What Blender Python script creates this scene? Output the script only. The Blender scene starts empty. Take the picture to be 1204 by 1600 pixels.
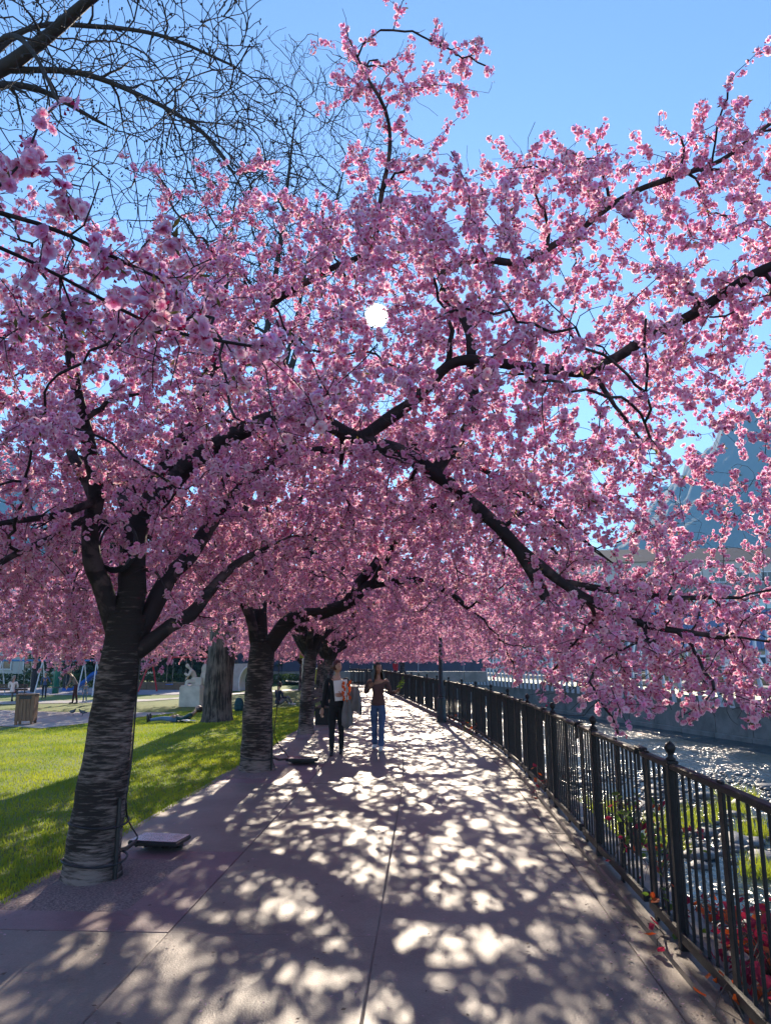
import bpy, bmesh, math, random
import numpy as np
from mathutils import Vector, Matrix, Euler, noise, kdtree

R = math.radians
rng = np.random.default_rng(7)
random.seed(7)
S = bpy.context.scene
COL = S.collection

# ------------------------------------------------------------------ camera
PITCH, YAW, EYE = math.atan(230 / 1150), R(2.93), 1.68
cam_d = bpy.data.cameras.new('camera')
cam_d.sensor_fit = 'VERTICAL'
cam_d.sensor_height = 24.0
cam_d.lens = 24.0 * 1150 / 1600
cam_d.clip_start = 0.05
cam_d.clip_end = 6000
cam = bpy.data.objects.new('camera', cam_d)
cam.location = (0, 0, EYE)
cam.rotation_euler = (math.pi / 2 + PITCH, 0, YAW)
COL.objects.link(cam)
S.camera = cam

# ------------------------------------------------------------------ world, sun, exposure
SUN_EL, SUN_AZ = R(26.25), R(-3.68)          # azimuth from +Y towards +X
SUN = Vector((math.sin(SUN_AZ) * math.cos(SUN_EL), math.cos(SUN_AZ) * math.cos(SUN_EL), math.sin(SUN_EL)))
W = bpy.data.worlds.new('World')
S.world = W
W.use_nodes = True
wn, wl = W.node_tree.nodes, W.node_tree.links
wn.clear()
sky = wn.new('ShaderNodeTexSky')
sky.sky_type = 'NISHITA'
sky.sun_disc = False
sky.sun_elevation = SUN_EL
sky.sun_rotation = SUN_AZ
sky.altitude = 1000
sky.air_density = 1.0
sky.dust_density = 0.05
sky.ozone_density = 3.8
bg = wn.new('ShaderNodeBackground')
bg.inputs['Strength'].default_value = 0.12
wl.new(sky.outputs[0], bg.inputs['Color'])
# the disc of the sun itself with its narrow aureole, seen through the gaps of the crown
tc = wn.new('ShaderNodeTexCoord')
dot = wn.new('ShaderNodeVectorMath'); dot.operation = 'DOT_PRODUCT'
wl.new(tc.outputs['Generated'], dot.inputs[0])
dot.inputs[1].default_value = SUN
ac = wn.new('ShaderNodeMath'); ac.operation = 'ARCCOSINE'
wl.new(dot.outputs['Value'], ac.inputs[0])
ramp = wn.new('ShaderNodeMapRange'); ramp.interpolation_type = 'SMOOTHERSTEP'
wl.new(ac.outputs[0], ramp.inputs['Value'])
ramp.inputs['From Min'].default_value = R(0.12); ramp.inputs['From Max'].default_value = R(1.0)
ramp.inputs['To Min'].default_value = 30.0; ramp.inputs['To Max'].default_value = 0.0
bg2 = wn.new('ShaderNodeBackground')
bg2.inputs['Color'].default_value = (1, .93, .78, 1)
wl.new(ramp.outputs[0], bg2.inputs['Strength'])
addw = wn.new('ShaderNodeAddShader')
wl.new(bg.outputs[0], addw.inputs[0]); wl.new(bg2.outputs[0], addw.inputs[1])
wo = wn.new('ShaderNodeOutputWorld')
wl.new(addw.outputs[0], wo.inputs['Surface'])

sun_d = bpy.data.lights.new('sun', 'SUN')
sun_d.energy = 5.0
sun_d.angle = R(0.53)
sun_d.color = (1.0, 0.85, 0.66)
sun_o = bpy.data.objects.new('sun', sun_d)
sun_o.rotation_euler = SUN.to_track_quat('Z', 'Y').to_euler()
sun_o.location = (0, 60, 60)
COL.objects.link(sun_o)

S.view_settings.view_transform = 'Standard'
S.view_settings.look = 'None'
S.view_settings.exposure = 1.32
S.view_settings.gamma = 1.0
S.view_settings.use_curve_mapping = False
S.render.engine = 'CYCLES'
S.cycles.use_denoising = True
S.cycles.max_bounces = 12
S.cycles.diffuse_bounces = 7
S.cycles.transmission_bounces = 9
S.cycles.glossy_bounces = 3
S.cycles.transparent_max_bounces = 8
S.cycles.sample_clamp_indirect = 6.0
S.cycles.volume_bounces = 0


# ------------------------------------------------------------------ helpers
def cx(y):
    """sideways drift of the path, which bends to the left with distance"""
    y = np.asarray(y, float)
    a = -0.0062 * np.clip(y - 10, 0, 12) ** 2
    b = -0.142 * np.clip(y - 22, 0, None)
    c = -0.010 * np.clip(y - 38, 0, None) ** 2
    return a + b + c


def gz(x):
    """the park falls gently away to the left"""
    return -0.04 * np.clip(-np.asarray(x, float) - 3.2, 0, 12)


class MB:
    """collects shapes (vertices, faces, material slot) and links them as ONE mesh object"""
    def __init__(self):
        self.v, self.f, self.m, self.n = [], [], [], 0

    def add(self, v, f, slot=0):
        v = [tuple(p) for p in v]
        self.v += v
        self.f += [tuple(i + self.n for i in q) for q in f]
        self.m += [slot] * len(f)
        self.n += len(v)
        return self

    def box(self, c, s, rz=0, slot=0, bev=0.0, rx=0, ry=0):
        x, y, z = s[0] / 2, s[1] / 2, s[2] / 2
        if bev:
            b = min(bev, x * .9, y * .9, z * .9)
            ring = lambda xx, yy, zz, k: [(-xx + k, -yy, zz), (xx - k, -yy, zz), (xx, -yy + k, zz), (xx, yy - k, zz), (xx - k, yy, zz), (-xx + k, yy, zz), (-xx, yy - k, zz), (-xx, -yy + k, zz)]
            vs = ring(x - b, y - b, -z, b * .3) + ring(x, y, -z + b, b) + ring(x, y, z - b, b) + ring(x - b, y - b, z, b * .3)
            fs = [tuple(range(7, -1, -1)), tuple(range(24, 32))]
            for r in range(3):
                for i in range(8):
                    j = (i + 1) % 8
                    fs.append((r * 8 + i, r * 8 + j, r * 8 + 8 + j, r * 8 + 8 + i))
        else:
            vs = [(a * x, b_ * y, c_ * z) for c_ in (-1, 1) for b_ in (-1, 1) for a in (-1, 1)]
            fs = [(0, 2, 3, 1), (4, 5, 7, 6), (0, 1, 5, 4), (2, 6, 7, 3), (0, 4, 6, 2), (1, 3, 7, 5)]
        M = Matrix.Translation(c) @ Euler((rx, ry, rz)).to_matrix().to_4x4()
        return self.add([M @ Vector(p) for p in vs], fs, slot)

    def tube(self, pts, rad, n=8, slot=0, caps=True):
        v, f = tube_arrays([np.array(pts, float)], [np.broadcast_to(np.array(rad, float), (len(pts),))], n)
        f = [tuple(q) for q in f]
        if caps:
            k = len(pts)
            f.append(tuple(range(n - 1, -1, -1)))
            f.append(tuple((k - 1) * n + i for i in range(n)))
        return self.add(v, f, slot)

    def lathe(self, c, prof, n=12, slot=0):
        vs, fs = [], []
        for (r, z) in prof:
            for i in range(n):
                a = 2 * math.pi * i / n
                vs.append((c[0] + r * math.cos(a), c[1] + r * math.sin(a), c[2] + z))
        for k in range(len(prof) - 1):
            for i in range(n):
                j = (i + 1) % n
                fs.append((k * n + i, k * n + j, k * n + n + j, k * n + n + i))
        fs.append(tuple(range(n - 1, -1, -1)))
        fs.append(tuple((len(prof) - 1) * n + i for i in range(n)))
        return self.add(vs, fs, slot)

    def ball(self, c, r, n=10, m=7, slot=0, rot=None):
        r = (r, r, r) if not hasattr(r, '__len__') else r
        vs, fs = [(0, 0, -r[2])], []
        for k in range(1, m):
            t = math.pi * k / m - math.pi / 2
            for i in range(n):
                a = 2 * math.pi * i / n
                vs.append((r[0] * math.cos(t) * math.cos(a), r[1] * math.cos(t) * math.sin(a), r[2] * math.sin(t)))
        vs.append((0, 0, r[2]))
        for i in range(n):
            j = (i + 1) % n
            fs.append((0, 1 + j, 1 + i))
            fs.append((len(vs) - 1, 1 + (m - 2) * n + i, 1 + (m - 2) * n + j))
            for k in range(m - 2):
                fs.append((1 + k * n + i, 1 + k * n + j, 1 + k * n + n + j, 1 + k * n + n + i))
        M = Matrix.Translation(c) @ (rot.to_4x4() if rot else Matrix.Identity(4))
        return self.add([M @ Vector(p) for p in vs], fs, slot)

    def mesh(self, name, mats, smooth=False):
        me = bpy.data.meshes.new(name)
        me.from_pydata(self.v, [], self.f)
        for m in (mats if isinstance(mats, (list, tuple)) else [mats]):
            me.materials.append(m)
        me.polygons.foreach_set('material_index', self.m)
        if smooth:
            me.polygons.foreach_set('use_smooth', [True] * len(self.f))
        me.update()
        return me

    def build(self, name, mats, parent=None, smooth=False, loc=None):
        o = bpy.data.objects.new(name, self.mesh(name, mats, smooth))
        COL.objects.link(o)
        if parent: o.parent = parent
        if loc is not None: o.location = loc
        return o


def tube_arrays(paths, rads, n):
    """many tubes at once: list of (k,3) paths and (k,) radii -> vertex and quad arrays"""
    lens = np.array([len(p) for p in paths])
    P = np.concatenate(paths); r = np.concatenate(rads)
    T = np.empty_like(P)
    T[1:-1] = P[2:] - P[:-2]
    T[0] = P[1] - P[0]; T[-1] = P[-1] - P[-2]
    st = np.concatenate([[0], np.cumsum(lens)])[:-1]; en = st + lens - 1
    T[st] = P[np.minimum(st + 1, len(P) - 1)] - P[st]
    T[en] = P[en] - P[en - 1]
    T /= np.maximum(np.linalg.norm(T, axis=1, keepdims=True), 1e-9)
    ref = np.where(np.abs(T[:, 2:3]) > .93, np.array([[1., 0, 0]]), np.array([[0, 0, 1.]]))
    # one reference per path, so that a tube does not twist where its slope changes
    pid = np.repeat(np.arange(len(lens)), lens)
    meanT = np.add.reduceat(np.abs(T[:, 2]), st) / lens
    ref = np.where((meanT > .75)[pid][:, None], np.array([[1., 0.13, 0]]), np.array([[0.05, 0.02, 1.]]))
    A = np.cross(T, ref); A /= np.maximum(np.linalg.norm(A, axis=1, keepdims=True), 1e-9)
    B = np.cross(A, T)
    ang = np.linspace(0, 2 * np.pi, n, endpoint=False)
    V = P[:, None] + r[:, None, None] * (np.cos(ang)[None, :, None] * A[:, None] + np.sin(ang)[None, :, None] * B[:, None])
    V = V.reshape(-1, 3)
    seg = np.ones(len(P), bool); seg[en] = False
    i0 = np.nonzero(seg)[0]
    k = np.arange(n); k2 = (k + 1) % n
    F = np.stack([i0[:, None] * n + k, i0[:, None] * n + k2, (i0[:, None] + 1) * n + k2, (i0[:, None] + 1) * n + k], -1).reshape(-1, 4)
    return V, F[:, ::-1]


def fast_mesh(name, V, F, mat, smooth=True):
    """V (n,3), F (m,3 or 4) arrays -> mesh"""
    me = bpy.data.meshes.new(name)
    k = F.shape[1]
    me.vertices.add(len(V)); me.vertices.foreach_set('co', np.ascontiguousarray(V, np.float32).ravel())
    me.loops.add(F.size); me.loops.foreach_set('vertex_index', np.ascontiguousarray(F, np.int32).ravel())
    me.polygons.add(len(F)); me.polygons.foreach_set('loop_start', np.arange(0, F.size, k, dtype=np.int32))
    if smooth: me.polygons.foreach_set('use_smooth', np.ones(len(F), bool))
    me.materials.append(mat)
    me.update(calc_edges=True)
    return me


def link(name, me, parent=None, kind=None):
    o = bpy.data.objects.new(name, me)
    COL.objects.link(o)
    if parent: o.parent = parent
    if kind: o['kind'] = kind
    return o


def thing(name, label, cat, loc=(0, 0, 0), rz=0, group=None):
    o = bpy.data.objects.new(name, None)
    o.empty_display_size = .2
    COL.objects.link(o)
    o.location = loc; o.rotation_euler = (0, 0, rz)
    tag(o, label, cat, group)
    return o


def tag(o, label, cat, group=None):
    o['label'] = label; o['category'] = cat
    if group: o['group'] = group
    return o


def dup(root, loc, rz, label, group=None, scale=None, skip=()):
    r = root.copy(); COL.objects.link(r)
    r.location = loc; r.rotation_euler = (0, 0, rz)
    if scale: r.scale = (scale,) * 3
    r['label'] = label
    if group: r['group'] = group
    for ch in list(root.children):
        if ch.name.split('.')[0] in skip: continue
        c = ch.copy(); COL.objects.link(c); c.parent = r
        for g in list(ch.children):
            d = g.copy(); COL.objects.link(d); d.parent = c
    return r


# ------------------------------------------------------------------ materials
def nodes(name):
    m = bpy.data.materials.new(name); m.use_nodes = True
    return m, m.node_tree.nodes, m.node_tree.links, m.node_tree.nodes['Principled BSDF']


def mat(name, c1, c2=None, scale=8.0, rough=.6, bump=.0, bscale=None, metal=0.0, stretch=(1, 1, 1), spec=.5, detail=5.0, lo=.35, hi=.65):
    """two colours mixed by noise in object space, with fine relief"""
    m, n, l, b = nodes(name)
    c2 = c2 or tuple(v * .75 for v in c1)
    t = n.new('ShaderNodeTexCoord'); mp = n.new('ShaderNodeMapping'); mp.inputs['Scale'].default_value = stretch
    l.new(t.outputs['Object'], mp.inputs[0])
    nz = n.new('ShaderNodeTexNoise'); nz.inputs['Scale'].default_value = scale; nz.inputs['Detail'].default_value = detail
    l.new(mp.outputs[0], nz.inputs['Vector'])
    cr = n.new('ShaderNodeValToRGB')
    cr.color_ramp.elements[0].position = lo; cr.color_ramp.elements[1].position = hi
    cr.color_ramp.elements[0].color = (*c2, 1); cr.color_ramp.elements[1].color = (*c1, 1)
    l.new(nz.outputs['Fac'], cr.inputs[0]); l.new(cr.outputs[0], b.inputs['Base Color'])
    b.inputs['Roughness'].default_value = rough; b.inputs['Metallic'].default_value = metal
    b.inputs['Specular IOR Level'].default_value = spec
    if bump:
        nb = n.new('ShaderNodeTexNoise'); nb.inputs['Scale'].default_value = bscale or scale * 4; nb.inputs['Detail'].default_value = 4
        l.new(mp.outputs[0], nb.inputs['Vector'])
        bp = n.new('ShaderNodeBump'); bp.inputs['Strength'].default_value = bump; bp.inputs['Distance'].default_value = .02
        l.new(nb.outputs['Fac'], bp.inputs['Height']); l.new(bp.outputs[0], b.inputs['Normal'])
    return m


def leaf_mat(name, c1, c2, trans=.5, attr=None, scale=6.0, rough=.6):
    """thin living tissue: diffuse plus light coming through from behind"""
    m, n, l, b = nodes(name)
    n.remove(b)
    out = n['Material Output']
    if attr:
        col = n.new('ShaderNodeAttribute'); col.attribute_name = attr; src = col.outputs['Color']
    else:
        t = n.new('ShaderNodeTexCoord')
        nz = n.new('ShaderNodeTexNoise'); nz.inputs['Scale'].default_value = scale; nz.inputs['Detail'].default_value = 3
        l.new(t.outputs['Object'], nz.inputs['Vector'])
        cr = n.new('ShaderNodeValToRGB')
        cr.color_ramp.elements[0].position = .35; cr.color_ramp.elements[1].position = .65
        cr.color_ramp.elements[0].color = (*c2, 1); cr.color_ramp.elements[1].color = (*c1, 1)
        l.new(nz.outputs['Fac'], cr.inputs[0]); src = cr.outputs[0]
    d = n.new('ShaderNodeBsdfDiffuse'); tr = n.new('ShaderNodeBsdfTranslucent')
    l.new(src, d.inputs['Color']); l.new(src, tr.inputs['Color'])
    mx = n.new('ShaderNodeMixShader'); mx.inputs[0].default_value = trans
    l.new(d.outputs[0], mx.inputs[1]); l.new(tr.outputs[0], mx.inputs[2])
    gl = n.new('ShaderNodeBsdfGlossy'); gl.inputs['Roughness'].default_value = rough
    m2 = n.new('ShaderNodeMixShader'); m2.inputs[0].default_value = .025
    l.new(mx.outputs[0], m2.inputs[1]); l.new(gl.outputs[0], m2.inputs[2])
    l.new(m2.outputs[0], out.inputs['Surface'])
    return m


def bark_mat(name, dark, pale, zscale=22.0, across=3.2, thr=(.52, .64), bump=.6, fade=0.0):
    """cherry bark: dark, with pale bands broken across the stem, fewer of them higher up when fade > 0"""
    m, n, l, b = nodes(name)
    t = n.new('ShaderNodeTexCoord'); mp = n.new('ShaderNodeMapping')
    mp.inputs['Scale'].default_value = (across, across, zscale)
    l.new(t.outputs['Object'], mp.inputs[0])
    nz = n.new('ShaderNodeTexNoise'); nz.inputs['Scale'].default_value = 1.0; nz.inputs['Detail'].default_value = 7; nz.inputs['Roughness'].default_value = .62
    nz.inputs['Distortion'].default_value = .3
    l.new(mp.outputs[0], nz.inputs['Vector'])
    big = n.new('ShaderNodeTexNoise'); big.inputs['Scale'].default_value = 2.2; big.inputs['Detail'].default_value = 2
    l.new(t.outputs['Object'], big.inputs['Vector'])
    ad = n.new('ShaderNodeMath'); ad.operation = 'MULTIPLY_ADD'
    l.new(big.outputs['Fac'], ad.inputs[0]); ad.inputs[1].default_value = .6
    l.new(nz.outputs['Fac'], ad.inputs[2])
    sb = n.new('ShaderNodeMath'); sb.operation = 'SUBTRACT'; l.new(ad.outputs[0], sb.inputs[0]); sb.inputs[1].default_value = .30
    if fade:
        sx = n.new('ShaderNodeSeparateXYZ'); l.new(t.outputs['Object'], sx.inputs[0])
        fz = n.new('ShaderNodeMath'); fz.operation = 'MULTIPLY_ADD'; l.new(sx.outputs['Z'], fz.inputs[0]); fz.inputs[1].default_value = -fade; fz.inputs[2].default_value = fade * .8
        s2 = n.new('ShaderNodeMath'); s2.operation = 'ADD'; l.new(sb.outputs[0], s2.inputs[0]); l.new(fz.outputs[0], s2.inputs[1]); sb = s2
    cr = n.new('ShaderNodeValToRGB')
    cr.color_ramp.elements[0].position = thr[0]; cr.color_ramp.elements[1].position = thr[1]
    cr.color_ramp.elements[0].color = (*dark, 1); cr.color_ramp.elements[1].color = (*pale, 1)
    l.new(sb.outputs[0], cr.inputs[0]); l.new(cr.outputs[0], b.inputs['Base Color'])
    b.inputs['Roughness'].default_value = .75; b.inputs['Specular IOR Level'].default_value = .3
    bp = n.new('ShaderNodeBump'); bp.inputs['Strength'].default_value = bump; bp.inputs['Distance'].default_value = .03
    l.new(nz.outputs['Fac'], bp.inputs['Height']); l.new(bp.outputs[0], b.inputs['Normal'])
    return m


def concrete_mat(name, base, stain, fleck=.5):
    m, n, l, b = nodes(name)
    t = n.new('ShaderNodeTexCoord')
    a = n.new('ShaderNodeTexNoise'); a.inputs['Scale'].default_value = .9; a.inputs['Detail'].default_value = 6; a.inputs['Roughness'].default_value = .6
    c = n.new('ShaderNodeTexNoise'); c.inputs['Scale'].default_value = 90; c.inputs['Detail'].default_value = 3
    s = n.new('ShaderNodeTexNoise'); s.inputs['Scale'].default_value = 5.0; s.inputs['Detail'].default_value = 8; s.inputs['Roughness'].default_value = .75
    for q in (a, c, s): l.new(t.outputs['Object'], q.inputs['Vector'])
    r1 = n.new('ShaderNodeValToRGB'); r1.color_ramp.elements[0].position = .35; r1.color_ramp.elements[1].position = .62
    r1.color_ramp.elements[0].color = (*stain, 1); r1.color_ramp.elements[1].color = (*base, 1)
    l.new(a.outputs['Fac'], r1.inputs[0])
    r2 = n.new('ShaderNodeValToRGB'); r2.color_ramp.elements[0].position = .3; r2.color_ramp.elements[1].position = .7
    r2.color_ramp.elements[0].color = (.68, .68, .68, 1); r2.color_ramp.elements[1].color = (1.2, 1.2, 1.2, 1)
    l.new(c.outputs['Fac'], r2.inputs[0])
    r3 = n.new('ShaderNodeValToRGB'); r3.color_ramp.elements[0].position = .30; r3.color_ramp.elements[1].position = .46
    r3.color_ramp.elements[0].color = (.62, .60, .60, 1); r3.color_ramp.elements[1].color = (1, 1, 1, 1)
    l.new(s.outputs['Fac'], r3.inputs[0])
    m1 = n.new('ShaderNodeMix'); m1.data_type = 'RGBA'; m1.blend_type = 'MULTIPLY'; m1.inputs[0].default_value = fleck
    l.new(r1.outputs[0], m1.inputs[6]); l.new(r2.outputs[0], m1.inputs[7])
    m2 = n.new('ShaderNodeMix'); m2.data_type = 'RGBA'; m2.blend_type = 'MULTIPLY'; m2.inputs[0].default_value = .8
    l.new(m1.outputs[2], m2.inputs[6]); l.new(r3.outputs[0], m2.inputs[7])
    l.new(m2.outputs[2], b.inputs['Base Color'])
    rr = n.new('ShaderNodeMapRange'); rr.inputs['To Min'].default_value = .38; rr.inputs['To Max'].default_value = .62
    l.new(s.outputs['Fac'], rr.inputs['Value']); l.new(rr.outputs[0], b.inputs['Roughness'])
    b.inputs['Specular IOR Level'].default_value = .45
    bp = n.new('ShaderNodeBump'); bp.inputs['Strength'].default_value = .35; bp.inputs['Distance'].default_value = .006
    l.new(c.outputs['Fac'], bp.inputs['Height'])
    bp2 = n.new('ShaderNodeBump'); bp2.inputs['Strength'].default_value = .3; bp2.inputs['Distance'].default_value = .012
    l.new(s.outputs['Fac'], bp2.inputs['Height']); l.new(bp.outputs[0], bp2.inputs['Normal'])
    l.new(bp2.outputs[0], b.inputs['Normal'])
    return m


M = {}
M['slab'] = concrete_mat('path_concrete', (.235, .188, .158), (.155, .122, .108))
M['pinkslab'] = concrete_mat('pink_concrete', (.235, .14, .15), (.165, .10, .11))
M['curb'] = concrete_mat('edge_concrete', (.22, .172, .145), (.16, .13, .112))
M['joint'] = mat('joint_dirt', (.22, .18, .16), (.14, .115, .10), 6, .9)
M['gravel'] = mat('pit_gravel', (.30, .22, .21), (.13, .09, .09), 60, .85, .9, 90)
M['plaza'] = concrete_mat('plaza_paving', (.36, .33, .30), (.28, .26, .235))
M['playfloor'] = mat('play_surface', (.24, .21, .25), (.18, .16, .19), 3, .8)
M['soil'] = mat('ground_soil', (.13, .12, .07), (.07, .07, .04), 1.2, .9)
M['turf'] = mat('turf', (.13, .18, .022), (.075, .12, .014), 3.0, .9, .5, 40)
M['blade'] = leaf_mat('grass_blade', (.38, .42, .03), (.21, .30, .024), .6, scale=.9)
M['cherry'] = bark_mat('cherry_bark', (.024, .018, .017), (.23, .18, .165), 46, 6.5, (.45, .66), .9, .09)
M['limb'] = bark_mat('cherry_limb_bark', (.020, .014, .015), (.075, .052, .05), 9, 7, bump=.4)
M['twig'] = mat('cherry_twig', (.035, .019, .022), (.02, .011, .013), 30, .7)
M['furrow'] = bark_mat('furrowed_bark', (.025, .02, .018), (.15, .12, .105), 2.2, 22, (.42, .6), 1.0)
M['bare'] = mat('bare_bark', (.028, .023, .024), (.016, .013, .013), 12, .8, .3)
M['petal'] = leaf_mat('petal', None, None, .70, attr='tint')
M['bronze'] = leaf_mat('young_leaf', (.16, .15, .03), (.10, .07, .02), .4)
M['iron'] = mat('fence_iron', (.016, .014, .016), (.009, .008, .009), 25, .55, .2, 120, metal=.0, spec=.3)
M['steel'] = mat('floodlight_steel', (.42, .41, .44), (.25, .245, .26), 9, .22, .1, 60, metal=.9)
M['black'] = mat('black_plastic', (.016, .016, .018), (.010, .010, .011), 20, .5)
M['glass'] = mat('dark_glass', (.03, .04, .055), (.02, .025, .03), 3, .08)


# ------------------------------------------------------------------ the ground, water, river walls
FW = [(34, -40), (28, -10), (24, 5), (20.5, 25), (17.2, 39), (13.6, 52), (10, 64), (2, 90), (-40, 150), (-150, 230), (-420, 330)]
fwx = lambda y: np.interp(y, [p[1] for p in FW], [p[0] for p in FW])


def near_x(y):
    y = np.asarray(y, float)
    yy = np.minimum(y, 60)
    return 1.80 + cx(yy) - 1.1 * np.clip(y - 60, 0, 150) - 1.9 * np.clip(y - 150, 0, None)


RIVER = -2.55
ys = np.concatenate([np.arange(-40, 66, 2.0), [70, 76, 84, 94, 106, 120, 140, 165, 200, 230, 270, 330]])


def strip_sheet(name, m, ys, xs_of, z_of, kind='structure', parent=None):
    """a sheet made of rows: xs_of(y) -> list of x, z_of(x, y) -> height"""
    V, F = [], []
    k = len(xs_of(ys[0]))
    for y in ys:
        for x in xs_of(y):
            V.append((x, y, z_of(x, y)))
    for r in range(len(ys) - 1):
        for i in range(k - 1):
            a = r * k + i
            F.append((a, a + 1, a + k + 1, a + k))
    o = MB().add(V, F).build(name, m, parent)
    if kind: o['kind'] = kind
    return o


def ground_x(y):
    e = float(near_x(y))
    base = [-900, -400, -120, -60, -30, -20] + list(np.linspace(-15.2, -3.2, 4)) + [e - 1.2, e]
    for k in range(len(base) - 2, -1, -1): base[k] = min(base[k], base[k + 1] - .05)
    return base


strip_sheet('ground', M['soil'], ys, ground_x, lambda x, y: float(gz(x)) - .06)
strip_sheet('far_bank_ground', M['plaza'], ys, lambda y: [float(fwx(y)), float(fwx(y)) + 4, float(fwx(y)) + 20, float(fwx(y)) + 80, 900], lambda x, y: -.06 if x < 800 else -1)
o = MB().add([(-2500, 325, -.5), (2500, 325, -.5), (2500, 2600, -.5), (-2500, 2600, -.5)], [(0, 1, 2, 3)]).build('valley_ground', M['soil']); o['kind'] = 'structure'

# river bed and water
M['bed'] = mat('river_bed', (.16, .14, .12), (.06, .06, .05), 2.5, .8, .8, 8)
strip_sheet('river_bed', M['bed'], ys, lambda y: list(np.linspace(float(near_x(y)) - .1, float(fwx(y)) + .1, 8)), lambda x, y: RIVER - .35)


def water_mat():
    m, n, l, b = nodes('river_water')
    t = n.new('ShaderNodeTexCoord'); mp = n.new('ShaderNodeMapping'); mp.inputs['Scale'].default_value = (1.0, .8, 1)
    l.new(t.outputs['Object'], mp.inputs[0])
    a = n.new('ShaderNodeTexNoise'); a.inputs['Scale'].default_value = 3.5; a.inputs['Detail'].default_value = 3; a.inputs['Roughness'].default_value = .6
    l.new(mp.outputs[0], a.inputs['Vector'])
    a.inputs['Distortion'].default_value = .6
    bp = n.new('ShaderNodeBump'); bp.inputs['Distance'].default_value = .27
    l.new(a.outputs['Fac'], bp.inputs['Height']); l.new(bp.outputs[0], b.inputs['Normal'])
    w = n.new('ShaderNodeTexNoise'); w.inputs['Scale'].default_value = .35; w.inputs['Detail'].default_value = 4
    l.new(mp.outputs[0], w.inputs['Vector'])
    rf = n.new('ShaderNodeMapRange'); rf.inputs['From Min'].default_value = .40; rf.inputs['From Max'].default_value = .62
    rf.inputs['To Min'].default_value = .22; rf.inputs['To Max'].default_value = 1.0     # smooth runs between the riffles
    l.new(w.outputs['Fac'], rf.inputs['Value']); l.new(rf.outputs[0], bp.inputs['Strength'])
    cr = n.new('ShaderNodeValToRGB'); cr.color_ramp.elements[0].position = .45; cr.color_ramp.elements[1].position = .7
    cr.color_ramp.elements[0].color = (.008, .022, .034, 1); cr.color_ramp.elements[1].color = (.05, .065, .07, 1)
    l.new(w.outputs['Fac'], cr.inputs[0]); l.new(cr.outputs[0], b.inputs['Base Color'])
    b.inputs['Roughness'].default_value = .21
    b.inputs['IOR'].default_value = 1.33
    return m


M['water'] = water_mat()
wy = np.concatenate([np.arange(-20, 66, .5), [70, 80, 94, 110, 130, 165, 200, 230, 330]])


def water_z(x, y):
    return RIVER + .05 * noise.noise(Vector((x * .9, y * .7, 3.1))) + .03 * noise.noise(Vector((x * 2.3, y * 1.9, 9.)))


strip_sheet('river', M['water'], wy, lambda y: list(np.linspace(float(near_x(y)) - .05, float(fwx(y)) + .05, 34)), water_z)

M['wall'] = concrete_mat('river_wall', (.25, .235, .21), (.13, .125, .11))
mb = MB()
for a, b in zip(ys[:-1], ys[1:]):          # near embankment under the fence
    xa, xb = float(near_x(a)), float(near_x(b))
    mb.add([(xa, a, -.062), (xb, b, -.062), (xb + .12, b, RIVER - .4), (xa + .12, a, RIVER - .4)], [(0, 1, 2, 3)])
tag(mb.build('river_wall', M['wall']), 'concrete embankment wall dropping to the river below the black fence', 'wall')
# far wall: cast in bays with recessed joints, on a plinth
fw = thing('river_wall', 'stained grey concrete wall along the far bank of the river under the white ribs', 'wall', (0, 0, 0))
fwp = np.array(FW[2:9], float)
seg = np.linalg.norm(np.diff(fwp, axis=0), axis=1); cum = np.concatenate([[0], np.cumsum(seg)])


def on_far(s):
    return np.array([np.interp(s, cum, fwp[:, 0]), np.interp(s, cum, fwp[:, 1])])


s = 0.0
while s < cum[-1] - 3:
    a, b = on_far(s + .03), on_far(s + 2.97)
    d = (b - a) / np.linalg.norm(b - a); nrm = np.array([-d[1], d[0]])
    if nrm[0] > 0: nrm = -nrm
    c = (a + b) / 2
    mb = MB().box((c[0] - nrm[0] * .25, c[1] - nrm[1] * .25, -1.35), (np.linalg.norm(b - a), .5, 1.9), math.atan2(d[1], d[0]), bev=.02)
    mb.box((c[0] - nrm[0] * .2, c[1] - nrm[1] * .2, -2.72), (np.linalg.norm(b - a), .64, .84), math.atan2(d[1], d[0]), bev=.02)
    mb.build('wall_panel', M['wall'], fw)
    s += 3.0

# ------------------------------------------------------------------ lawn, plaza, playground floor
def band(name, m, xs, lo, hi, dz):
    V, F = [], []
    for x, a, b in zip(xs, lo, hi):
        for k in range(5):
            V.append((x, a + (b - a) * k / 4, float(gz(x)) + dz))
    for i in range(len(xs) - 1):
        for k in range(4):
            q = i * 5 + k
            F.append((q, q + 1, q + 6, q + 5))
    o = MB().add(V, [f[::-1] for f in F]).build(name, m)
    o['kind'] = 'structure'
    return o


def lawn_edge(y):
    return -2.985 + .35 * float(cx(y)) + .06 * noise.noise(Vector((0, y * 1.3, 0))) + .05 * noise.noise(Vector((4, y * 4.1, 0)))


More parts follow.
